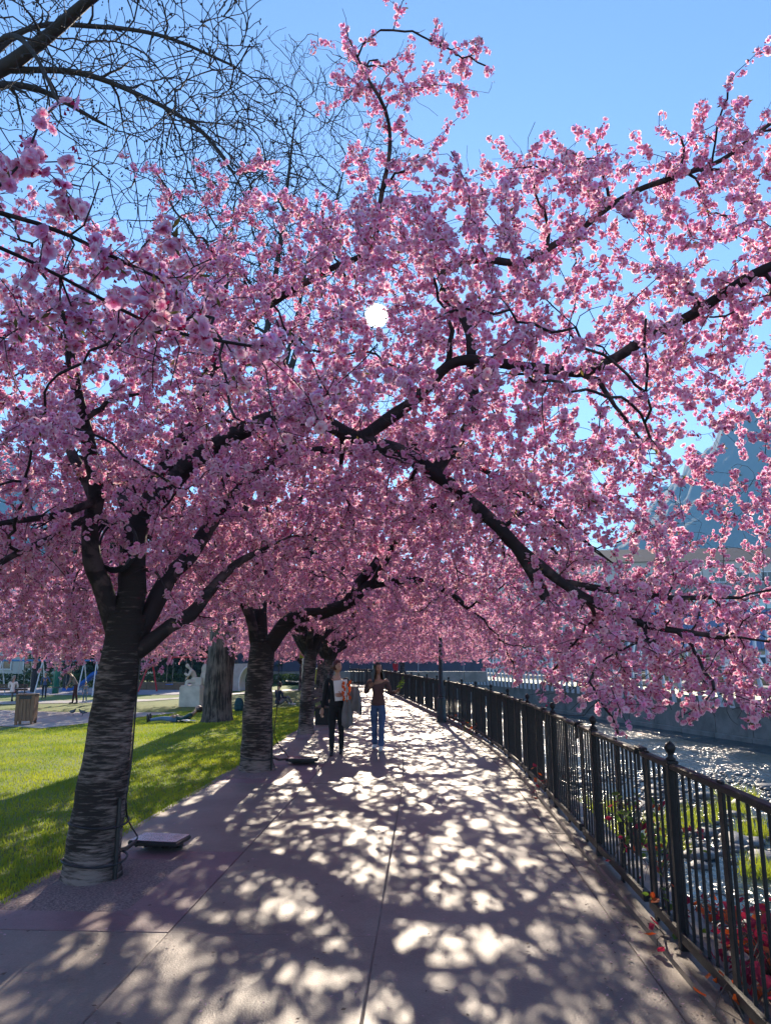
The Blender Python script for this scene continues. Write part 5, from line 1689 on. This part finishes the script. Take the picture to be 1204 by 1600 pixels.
for sx in (-.62, .62): MB().tube([(sx, .05, 0), (sx, .05, 2.3)], .05, 8).build('post', M['whitepaint'], bp_)
rs = thing('swing_frame', 'red leaning swing frame behind the statue', 'swing', (-17.6, 50.5, PZ))
MB().tube([(-1.0, 0, 2.3), (2.9, .3, 2.3)], .06, 8).build('crossbar', M['redpaint'], rs)
for x, sx in ((-1.0, -.55), (-1.0, .35), (2.9, -.35), (2.9, .5)):
    MB().tube([(x + sx, (sx) * 1.2, 0), (x, 0 if x < 0 else .3, 2.3)], .06, 8).build('leg', M['redpaint'], rs)
for x in (.3, 1.6):
    for s2 in (-.2, .2): MB().tube([(x + s2, .1, 2.25), (x + s2, .1, .5)], .012, 4).build('chain', M['steel'], rs)
    MB().box((x, .1, .48), (.46, .2, .05), bev=.01).build('seat', M['slideblue'], rs)
lw = thing('low_wall', 'low brown timber edging wall behind the red swing', 'wall', (-16.4, 53.5, PZ))
M['timber'] = mat('edging_timber', (.19, .13, .08), (.13, .085, .05), 5, .8, .2, stretch=(.4, 6, 6))
for k in range(7):
    for j in range(2): MB().box((-4.2 + 1.4 * k, 0, .14 + .27 * j), (1.38, .22, .26), bev=.015).build('plank', M['timber'], lw)
dm = thing('shelter', 'pale concrete quarter shell with a curved open side beyond the lawn', 'shelter', (-11.9, 48.6, G(-11.9)))
M['shell'] = mat('shell_concrete', (.42, .42, .43), (.33, .33, .34), 3, .7, .2)
V, F = [], []
k = 12
for sy in (0, 1.6):
    V += [(-1.15, sy, 0), (-.98, sy, 1.72), (.95, sy, 1.76)]
    for i in range(k + 1):
        a = math.pi / 2 * i / k
        V.append((.95 - 1.55 * math.sin(a) * (1 - .35 * i / k) + .0, sy, 1.70 - 1.70 * (1 - math.cos(a)) * 1.0))
nn = 3 + k + 1
F.append(tuple(range(nn))); F.append(tuple(range(2 * nn - 1, nn - 1, -1)))
for i in range(nn): F.append((i, (i + 1) % nn, nn + (i + 1) % nn, nn + i)[::-1])
MB().add(V, F).build('shell', M['shell'], dm)
MB().tube([(.97 - 1.58 * math.sin(a) * (1 - .35 * a / 1.571), -.03, 1.70 - 1.70 * (1 - math.cos(a))) for a in np.linspace(0, math.pi / 2, 10)], .05, 6).build('rim', M['whitepaint'], dm)
person('person in pale top sitting on the ground in front of the concrete shell', (-13.0, 46.8, G(-13)), 1.0, 1.7, FLOORSIT, M['skin'], M['whitecloth'], M['navy'], M['boot'], M['hairdark'])
sg = thing('sign_post', 'white notice on a thin post beside the concrete shell', 'sign', (-10.5, 45.5, G(-10.5)))
MB().tube([(0, 0, 0), (0, 0, 1.75)], .03, 6).build('post', M['steel'], sg)
MB().box((0, -.04, 1.45), (.42, .02, .62), bev=.005).build('panel', M['whitepaint'], sg)
ys_ = thing('banner', 'yellow green banner hanging on a pole behind the third cherry', 'banner', (-5.75, 35.5, 0))
MB().tube([(0, 0, -.1), (0, 0, 3.2)], .04, 6).build('pole', M['steel'], ys_)
M['lime'] = mat('lime_banner', (.36, .46, .05), (.30, .38, .04), 8, .7)
MB().box((.02, -.05, 2.25), (.40, .02, 1.05), bev=.004).build('cloth', M['lime'], ys_)

# people on the plaza and by the swing
person('man in a grey jacket and dark red trousers stooping on the walkway', (-17.2, 36.6, PZ + .01), -1.2, 1.74, LEANF, M['skin'], M['greycloth'], M['wine'], M['boot'], M['hairgrey'])
person('adult in black jacket and jeans leaning over beside the stooping man', (-16.3, 37.3, PZ + .01), 1.2, 1.74, LEANF, M['skin'], M['blackcloth'], M['denim'], M['boot'], M['hairdark'])
person('small child in pale clothes between the two stooping adults', (-16.75, 36.7, PZ + .01), .2, 1.05, WALK, M['skin'], M['denim2'], M['denim2'], M['whitecloth'], M['hairdark'])
person('child in blue standing beside a swing leg', (-21.3, 41.5, PZ + .01), .4, 1.42, dict(elR=(.16, -.02, .68), wrR=(.22, -.06, .60)), M['skin'], M['denim'], M['navy'], M['boot'], M['hairdark'])
pb = thing('park_bench', 'grey cloth covered bench at the left edge of the lawn', 'bench', (-21.6, 38.2, PZ), .1)
for k in range(4): MB().box((0, -.18 + .115 * k, .45), (1.9, .10, .03), bev=.005).build('seat_slat', M['benchwood'], pb)
for k in range(3): MB().box((0, .25 + .02 * k, .60 + .12 * k), (1.9, .028, .10), bev=.005, rx=-.15).build('back_slat', M['benchwood'], pb)
for sx in (-.8, .8): MB().box((sx, 0, .22), (.05, .44, .42), bev=.01).box((sx, .27, .6), (.05, .05, .5), bev=.01).build('leg', M['iron'], pb)
person('grey haired person in white seen from behind, seated on the left bench', (-21.3, 38.2, PZ + .02), math.pi + .2, 1.7, SIT, M['skin'], M['whitecloth'], M['greycloth'], M['boot'], M['hairgrey'])
person('person in a red coat behind the railing at the far end of the path', (-2.0, 52.5, 0), 2.6, 1.72, WALK, M['skin'], M['redcloth'], M['navy'], M['boot'], M['hairdark'])
person('person in teal beyond the far railing, left of the one in red', (-3.5, 53.2, 0), 2.2, 1.75, WALK, M['skin'], M['teal'], M['navy'], M['boot'], M['hairdark'])

# ------------------------------------------------------------------ far trees, hedge, buildings on the park side
M['needle'] = leaf_mat('conifer_green', (.035, .06, .025), (.018, .035, .016), .25, scale=.6)
M['hedge'] = leaf_mat('hedge_green', (.06, .10, .02), (.035, .06, .015), .35, scale=2)


def leaf_cloud(name, P, size, m, parent):
    n = len(P); a = rng.normal(0, 1, (n, 3)); a /= np.linalg.norm(a, axis=1, keepdims=True)
    b = np.cross(a, rng.normal(0, 1, (n, 3))); b /= np.linalg.norm(b, axis=1, keepdims=True)
    s_ = size * rng.uniform(.5, 1.3, (n, 1))
    V = np.stack([P - a * s_, P + b * s_ * .55, P + a * s_, P - b * s_ * .55], 1).reshape(-1, 3)
    o = link(name, fast_mesh(name, V, np.arange(4 * n).reshape(-1, 4), m, False), parent, 'stuff')
    return o


def conifer(label, c, h, r, n=6500):
    t = thing('conifer_tree', label, 'tree', c, 0, 'dark conifers behind the park')
    link('trunk', stem_mesh('trunk', smooth_path([(0, 0, -.2), (0, 0, h * .5), (0, 0, h * .97)], .5), np.linspace(.28, .04, len(smooth_path([(0, 0, -.2), (0, 0, h * .5), (0, 0, h * .97)], .5))), M['bare'], 10), t)
    z = h * (.10 + .9 * rng.random(n) ** 1.3); a = rng.random(n) * 6.283
    lim = r * (1 - z / (h * 1.02)) ** .8 * (.75 + .25 * np.sin(z * 5 + 3 * np.sin(a * 3)))
    rr = lim * rng.random(n) ** .35
    P = np.stack([rr * np.cos(a), rr * np.sin(a), z - .28 * rr], 1)
    leaf_cloud('crown', P, .24, M['needle'], t)


for i, (x, y, h, r, lb) in enumerate([(-26.5, 62, 15, 3.8, 'dark conifer at the far left behind the swings'), (-22.5, 66, 17, 4.2, 'tall dark conifer behind the stooping man'), (-19, 64, 13, 3.6, 'dark conifer behind the nearest cherry trunk'),
                                      (-33, 68, 18, 4.4, 'dark conifer outermost on the left'), (-13.5, 68, 11, 3.4, 'dark conifer behind the concrete shell'), (-9.5, 70, 12, 3.6, 'dark conifer straight behind the second cherry')]):
    conifer(lb, (x, y, -.5), h, r)
for i, (x, y, hh, lb) in enumerate([(-26.2, 49.5, 9, 'slim dark trunk left of the swing bar'), (-25.2, 52.0, 8.5, 'slim dark trunk just right of its neighbour behind the swing'), (-14.2, 56, 7, 'slim trunk beside the red swing')]):
    t = thing('bare_tree', lb, 'tree', (x, y, -.5), 0, 'slim bare street trees behind the playground')
    P = smooth_path([(0, 0, -.1), (.05, 0, hh * .3), (.18, 0, hh * .6), (.1, .1, hh)], .3)
    link('trunk', stem_mesh('trunk', P, np.linspace(.19, .06, len(P)), M['bare'], 10, .1), t)
    sk = Skeleton(); sk.add(P, np.linspace(.19, .06, len(P)), 0, int(len(P) * .4))
    fn = lambda Q: 2.4 - np.linalg.norm((Q - np.array((.1, 0, hh))) * np.array((1, 1, .7)), axis=1)
    bx_ = np.array([(-2.6, -2.6, hh * .45), (2.6, 2.6, hh + 3)])
    a1, b1 = sk.grow(dome_targets(26, fn, bx_), 1, .05, .012, .3, 4, -.2, .03, 8, .2)
    a2, b2 = sk.grow(dome_targets(220, fn, bx_), 2, .014, .006, .2, 2, -.2, .03, 60, .2)
    link('branches', fast_mesh('branches', *_pair(a1 + a2, b1 + b2, 4, np.zeros(3)), M['bare']), t, 'stuff')
hd = thing('hedge', 'low clipped green hedge along the back of the lawn', 'hedge', (-20, 59, -.5))
n = 9000
P = np.stack([rng.uniform(-16, 13, n), rng.uniform(-.5, .5, n), rng.uniform(0, 1.05, n) ** .7], 1)
leaf_cloud('foliage', P, .11, M['hedge'], hd)


def building(name, label, c, rz, size, wall_m, rows, cols, win, sill_z, dzf, roof_m, roof='flat', cat='building'):
    """a block with real window openings: sill, frame and recessed pane for each"""
    w, d, h = size
    t = thing(name, label, cat, c, rz)
    MB().box((0, d / 2, h / 2), (w, d, h)).build('wall', wall_m, t)
    if roof == 'flat':
        MB().box((0, d / 2, h + .2), (w + .8, d + .8, .4), bev=.05).build('roof', roof_m, t)
    else:
        V = [(-w / 2 - .6, -.6, h), (w / 2 + .6, -.6, h), (w / 2 + .6, d + .6, h), (-w / 2 - .6, d + .6, h), (-w / 2 + 1.5, d / 2, h + roof), (w / 2 - 1.5, d / 2, h + roof)]
        MB().add(V, [(3, 2, 1, 0), (0, 1, 5, 4), (2, 3, 4, 5), (1, 2, 5), (3, 0, 4)]).build('roof', roof_m, t)
    fm = MB(); ww, wh = win
    fm.box((-ww / 2, 0, 0), (.09, .16, wh + .18)).box((ww / 2, 0, 0), (.09, .16, wh + .18)).box((0, 0, wh / 2), (ww - .09, .16, .09)).box((0, 0, -wh / 2), (ww - .09, .16, .09)).box((0, .02, 0), (.06, .1, wh - .09))
    fme = fm.mesh('window', M['whitepaint']); pme = MB().box((0, .05, 0), (ww - .1, .05, wh - .1)).mesh('pane', M['glass'])
    for r_ in range(rows):
        for k in range(cols):
            o = bpy.data.objects.new('window', fme); COL.objects.link(o); o.parent = t
            o.location = (-w / 2 + (k + .5) * w / cols, -.05, sill_z + r_ * dzf + wh / 2)
            p = bpy.data.objects.new('pane', pme); COL.objects.link(p); p.parent = o
    return t


M['render_w'] = mat('pale_render', (.48, .47, .45), (.38, .37, .36), .6, .85, .1)
M['render_b'] = mat('beige_render', (.42, .36, .28), (.33, .28, .22), .6, .85, .1)
M['darkhoard'] = mat('dark_blue_hoarding', (.035, .045, .085), (.025, .03, .06), 1.5, .6)
M['roofbrown'] = mat('brown_roof', (.12, .075, .06), (.08, .05, .04), 3, .8)
M['roofblue'] = mat('blue_roof', (.06, .22, .42), (.05, .17, .34), 2, .5)
M['bluepanel'] = mat('blue_panel', (.025, .085, .26), (.02, .065, .20), .8, .35)
M['greyfascia'] = mat('grey_fascia', (.17, .18, .20), (.13, .14, .15), 1, .6)
M['paleglass'] = mat('pale_glazing', (.30, .50, .55), (.24, .42, .48), 1.2, .15)
building('park_building', 'low white park building with a blue roof band at the far left', (-38, 74, -.5), .1, (17, 8, 4.2), M['render_w'], 1, 6, (1.6, 1.4), 1.2, 3, M['roofblue'])
building('apartment_building', 'beige apartment block behind the conifers on the left', (-30, 118, -.5), .15, (30, 14, 15), M['render_b'], 4, 9, (1.5, 1.5), 1.6, 3.4, M['roofbrown'], 3.0)
building('apartment_building', 'pale apartment block seen at the end of the tree tunnel', (-6, 140, -.5), -.05, (26, 14, 13), M['render_w'], 4, 8, (1.5, 1.5), 1.4, 3.0, M['roofbrown'], 3.0)
hb = thing('hoarding', 'dark blue hoarding on a grey plinth at the end of the lawn', 'hoarding', (-7.5, 66, -.3), .05)
for k in range(12):
    MB().box((-10.0 + 2.0 * k, 0, 2.1), (1.96, .08, 2.3), bev=.01).build('panel', M['darkhoard'], hb)
    MB().box((-10.0 + 2.0 * k, 0, .47), (1.98, .35, .9), bev=.02).build('plinth_block', M['wall'], hb)
for i, (x, lb) in enumerate([(-8.3, 'green waste bin left of its neighbour before the hoarding'), (-7.5, 'second green waste bin before the hoarding')]):
    t = thing('waste_bin', lb, 'bin', (x, 52.5, -.15), .1, 'green waste bins')
    MB().box((0, 0, .62), (.58, .6, 1.0), bev=.04).build('body', M['lime'], t)
    MB().box((0, 0, 1.16), (.62, .66, .08), bev=.03).build('lid', M['greenpaint'], t)
    for sx in (-.22, .22): MB().tube([(sx - .03, .25, .1), (sx + .03, .25, .1)], .10, 10).build('wheel', M['black'], t)

# ------------------------------------------------------------------ the far bank: promenade deck, white ribs, planters, van, buildings
M['ribwhite'] = mat('rib_white', (.66, .67, .70), (.55, .56, .59), 3, .5, .1)
M['deck'] = mat('deck_stone', (.44, .40, .34), (.34, .31, .27), 2, .8, .2)
rb = thing('rib_railing', 'row of white slanting ribs with rails along the far river bank', 'railing', (0, 0, 0))
dk = thing('promenade_deck', 'stone deck edge cantilevered over the far river wall', 'deck', (0, 0, 0))
s = 0.0; k = 0; prev = None
while s < cum[-1] - 30:
    p = on_far(s); q = on_far(min(s + .5, cum[-1])); d = (q - p) / np.linalg.norm(q - p); nrm = np.array([-d[1], d[0]])
    if nrm[0] > 0: nrm = -nrm
    ang = math.atan2(d[1], d[0])
    if k % 3 == 0:
        c = p + d * 1.3 - nrm * .55
        MB().box((c[0], c[1], .18), (2.56, 1.5, .28), ang, bev=.03).build('deck_slab', M['deck'], dk)
    b = p + nrm * .32
    ln = .55 * math.sin(s * .13 + .6) + .06 * math.sin(k * 2.3)       # the lean swings slowly from rib to rib
    top = b + d * (-ln) * 1.1 - nrm * .15
    P0, P1, P2 = np.array((*b, -.85)), np.array((*((b * .55 + top * .45) + nrm * .22), 1.2)), np.array((*top, 3.1))
    Q = smooth_path([P0, P1, P2], .5)
    mb = MB(); V, F = [], []
    for i, z in enumerate(Q):
        wd = .15 * (1 - .55 * i / (len(Q) - 1)); th = .05
        for a_, b_ in ((-wd, -th), (wd, -th), (wd, th), (-wd, th)): V.append((z[0] + d[0] * a_ + nrm[0] * b_, z[1] + d[1] * a_ + nrm[1] * b_, z[2]))
    for i in range(len(Q) - 1):
        for j in range(4): F.append((i * 4 + j, i * 4 + (j + 1) % 4, i * 4 + 4 + (j + 1) % 4, i * 4 + 4 + j))
    F += [(3, 2, 1, 0), tuple((len(Q) - 1) * 4 + j for j in range(4))]
    mb.add(V, F).build('rib', M['ribwhite'], rb)
    if prev is not None:
        for zz in (.75, 1.35):
            MB().tube([(prev[0] - nrm[0] * .1, prev[1] - nrm[1] * .1, zz), (p[0] - nrm[0] * .1, p[1] - nrm[1] * .1, zz)], .03, 6).build('rail', M['ribwhite'], rb)
    prev = p; s += .86; k += 1
M['planterwood'] = mat('planter_wood', (.30, .24, .15), (.22, .17, .10), 3, .8, .2)
for i, (s_, lb) in enumerate([(26, 'tan timber bench box nearest on the far promenade'), (31, 'second tan timber bench box along the far promenade'), (36, 'third tan timber bench box along the far promenade'), (41.5, 'fourth tan timber bench box along the far promenade'), (47, 'farthest tan timber bench box along the promenade')]):
    p = on_far(s_); q = on_far(s_ + .5); d = (q - p) / np.linalg.norm(q - p); nrm = np.array([-d[1], d[0]])
    if nrm[0] > 0: nrm = -nrm
    c = p - nrm * 1.9
    t = thing('bench_box', lb, 'bench', (c[0], c[1], 0), math.atan2(d[1], d[0]), 'timber bench boxes on the far promenade')
    for j in range(4): MB().box((0, 0, .10 + .21 * j - .05), (3.2, .9 - .0 * j, .2), bev=.015).build('plank', M['planterwood'], t)
    MB().box((0, 0, .80), (3.3, 1.0, .06), bev=.01).build('seat_board', M['planterwood'], t)


def vehicle(name, label, c, rz, m, L=4.6, Wd=1.85, H=1.95, van=True):
    t = thing(name, label, 'van' if van else 'car', c, rz, 'vehicles parked beyond the promenade')
    hoods = [(-L / 2, .35), (-L / 2, 1.0), (-L / 2 + .95, 1.12), (-L / 2 + 1.55, H), (L / 2 - .15, H), (L / 2, H - .3), (L / 2, .35)] if van else \
            [(-L / 2, .32), (-L / 2, .78), (-L / 2 + 1.2, .95), (-L / 2 + 1.9, H), (L / 2 - 1.1, H), (L / 2 - .3, .98), (L / 2, .9), (L / 2, .32)]
    V = []
    for sy, k_ in ((-1, .0), (-1, 1), (1, 1), (1, 0)):
        for x, z in hoods:
            V.append((x * (.985 if not k_ else 1), sy * Wd / 2 * (1 if k_ else .93) * (1 - .08 * (z > 1.15)), z))
    n = len(hoods); F = [tuple(range(n - 1, -1, -1)), tuple(3 * n + i for i in range(n))]
    for r_ in range(3):
        for i in range(n):
            F.append((r_ * n + i, r_ * n + (i + 1) % n, r_ * n + n + (i + 1) % n, r_ * n + n + i))
    MB().add(V, F).build('body', m, t)
    zt = H - .16; zb = 1.12 if van else .98
    for sy in (-1, 1):
        x0 = -L / 2 + (1.45 if van else 1.75)
        for xa, xb in ((x0, x0 + .85), (x0 + .95, x0 + 1.85)) if van else ((x0, x0 + .8), (x0 + .88, L / 2 - 1.0)):
            MB().box(((xa + xb) / 2, sy * Wd / 2 * .945, (zt + zb) / 2), (xb - xa, .03, zt - zb), bev=.02).build('window', M['glass'], t)
    MB().box((-L / 2 + (1.22 if van else 1.55), 0, (zt + zb) / 2 + .02), (.04, Wd * .8, (zt - zb) * 1.15), ry=.62 if van else .75).build('windscreen', M['glass'], t)
    for sx in (-L / 2 + .85, L / 2 - .85):
        for sy in (-1, 1):
            w_ = MB().tube([(sx, sy * Wd / 2 - sy * .2, .33), (sx, sy * (Wd / 2 + .01), .33)], .33, 16).build('wheel', M['black'], t)
            MB().tube([(sx, sy * Wd / 2, .33), (sx, sy * (Wd / 2 + .02), .33)], .19, 12).build('hubcap', M['steel'], w_)
    for sy in (-1, 1):
        MB().box((-L / 2 - .0, sy * Wd * .36, .78 if van else .70), (.05, .3, .14), bev=.02).build('headlight', M['paleglass'], t)
        MB().box((L / 2 + .0, sy * Wd * .38, .95 if van else .82), (.05, .14, .3 if van else .14), bev=.02).build('tail_light', M['redpaint'], t)


M['vanwhite'] = mat('white_car_paint', (.66, .66, .68), (.58, .58, .60), 2, .25)
M['carblue'] = mat('dark_blue_car_paint', (.02, .035, .09), (.015, .025, .07), 2, .22)
M['cargrey'] = mat('grey_car_paint', (.16, .165, .17), (.12, .125, .13), 2, .25)
vehicle('parked_van', 'white van with dark windows parked beyond the white ribs', (21.3, 49.0, 0), 1.9, M['vanwhite'])
vehicle('parked_car', 'dark blue car parked behind the white ribs left of the van', (17.6, 57.5, 0), 1.85, M['carblue'], 4.2, 1.75, 1.45, False)
vehicle('parked_car', 'grey car parked farthest along the promenade', (14.2, 66, 0), 1.85, M['cargrey'], 4.2, 1.75, 1.45, False)
vehicle('parked_car', 'white car parked right of the van', (24.6, 41.0, 0), 1.95, M['vanwhite'], 4.2, 1.75, 1.45, False)

# the blue clad building, its glazed strip and grey fascia
bb = thing('office_building', 'blue clad building with a pale glazed strip under a grey fascia', 'building', (35.5, 76, 0), -.08)
MB().box((0, 7, 4.6), (26, 13.6, 9.2)).build('wall', M['greyfascia'], bb)
for k in range(11):
    MB().box((-11.8 + 2.36 * k, .12, 4.6), (2.30, .14, 3.9), bev=.02).build('panel', M['bluepanel'], bb)
    MB().box((-11.8 + 2.36 * k, .12, 7.15), (2.28, .10, .95), bev=.02).build('glazing', M['paleglass'], bb)
    MB().box((-11.8 + 2.36 * k, .15, 1.3), (2.2, .08, 2.4), bev=.02).build('shop_window', M['glass'], bb)
MB().box((0, -.1, 8.55), (26.6, .6, 1.5), bev=.05).build('fascia', M['greyfascia'], bb)
building('apartment_building', 'pale long building with a band of small windows above the blue one', (33, 100, 0), -.06, (46, 12, 14.5), M['render_w'], 4, 15, (1.6, 1.3), 1.5, 3.4, M['roofbrown'], 2.6)
building('apartment_building', 'grey building with a brown roof behind the far bend of the river', (9, 112, 0), .1, (20, 12, 10.5), M['render_w'], 3, 7, (1.5, 1.4), 1.4, 3.1, M['roofbrown'], 2.8)

# ------------------------------------------------------------------ mountains
M['rock'] = mat('mountain_rock', (.075, .075, .06), (.022, .034, .02), .03, .95, 1.0, .12, lo=.3, hi=.7)


def mountain(name, x0, x1, y0, y1, fn, nx=110, ny=70):
    V, F = [], []
    for j in range(ny + 1):
        for i in range(nx + 1):
            x = x0 + (x1 - x0) * i / nx; y = y0 + (y1 - y0) * j / ny
            V.append((x, y, fn(x, y)))
    V = np.array(V)
    for j in range(ny):
        for i in range(nx):
            a = j * (nx + 1) + i
            F.append((a, a + 1, a + nx + 2, a + nx + 1))
    o = link(name, fast_mesh(name, V, np.array(F), M['rock'], False)); o['kind'] = 'structure'


def rid(x, y):
    p = Vector((x * .006, y * .006, 0)); v = 0; a = 1
    for k in range(5):
        v += a * (1 - abs(noise.noise(p)) * 2); p = p * 2.1 + Vector((3, 5, 1)); a *= .5
    return v / 1.9


def fright(x, y):
    prof = np.interp(x, [120, 220, 300, 362, 384, 420, 520, 700, 1000], [20, 110, 190, 262, 305, 325, 352, 355, 350])
    rise = min(1, max(0, (y - 640) / 260)) ** .8 * (1 - .25 * max(0, (y - 900) / 500))
    return prof * rise * (.80 + .22 * rid(x, y)) + 26 * rise * rid(x * 3.1, y * 3.1 + 40) - 8


def fleft(x, y):
    prof = np.interp(x, [-1200, -800, -560, -480, -400, -300, -180], [330, 320, 285, 235, 160, 80, 15])
    rise = min(1, max(0, (y - 600) / 300)) ** .8 * (1 - .2 * max(0, (y - 900) / 500))
    return prof * rise * (.80 + .22 * rid(x + 900, y)) + 24 * rise * rid(x * 3.1, y * 3.1) - 8


mountain('mountain', 120, 900, 620, 1300, fright, 170, 110)
mountain('mountain', -1250, -180, 580, 1300, fleft)
mountain('mountain', -700, 800, 1300, 1900, lambda x, y: max(0, (y - 1300) / 600) ** .7 * (150 + 60 * rid(x, y)) - 1, 80, 30)

# ------------------------------------------------------------------ haze in the valley air
hz = MB().box((0, 960, 187), (2640, 2040, 382)).mesh('haze', bpy.data.materials.new('haze'))
hm = bpy.data.materials['haze']; hm.use_nodes = True
hn = hm.node_tree.nodes; hn.remove(hn['Principled BSDF'])
pvn = hn.new('ShaderNodeVolumePrincipled')
pvn.inputs['Color'].default_value = (.21, .54, 1.0, 1); pvn.inputs['Density'].default_value = .00045; pvn.inputs['Anisotropy'].default_value = .0
hm.node_tree.links.new(pvn.outputs[0], hn['Material Output'].inputs['Volume'])
link('haze', hz, None, 'stuff')

# ------------------------------------------------------------------ fallen petals and bits of bark on the path
def litter(name, n, m, sz, xr, yr, z):
    x = rng.uniform(*xr, n); y = yr[0] + (yr[1] - yr[0]) * rng.random(n) ** 1.6
    edge = rng.random(n) < .45
    x = np.where(edge, 1.18 + rng.normal(0, .14, n), x) + cx(y)
    a = rng.random(n) * 6.283; s_ = sz * rng.uniform(.5, 1.3, n); e = s_ * rng.uniform(.25, .7, n)
    d = np.stack([np.cos(a), np.sin(a)], 1); q = np.stack([-d[:, 1], d[:, 0]], 1); c = np.stack([x, y], 1)
    zz = lambda: z + rng.uniform(.001, .007, n)
    V = np.stack([np.column_stack([c - d * s_[:, None], zz()]), np.column_stack([c + q * e[:, None], zz()]), np.column_stack([c + d * s_[:, None], zz()]), np.column_stack([c - q * e[:, None], zz()])], 1)
    link(name, fast_mesh(name, V.reshape(-1, 3), np.arange(4 * n).reshape(-1, 4), m, False), None, 'stuff')


M['fallen'] = mat('fallen_petal', (.50, .33, .36), (.34, .18, .2), 40, .8)
litter('fallen_petals', 1700, M['fallen'], .011, (-2.9, 1.5), (2.2, 16), .004)
litter('bark_litter', 520, M['stem'], .014, (-2.9, 1.5), (2.2, 12), .004)
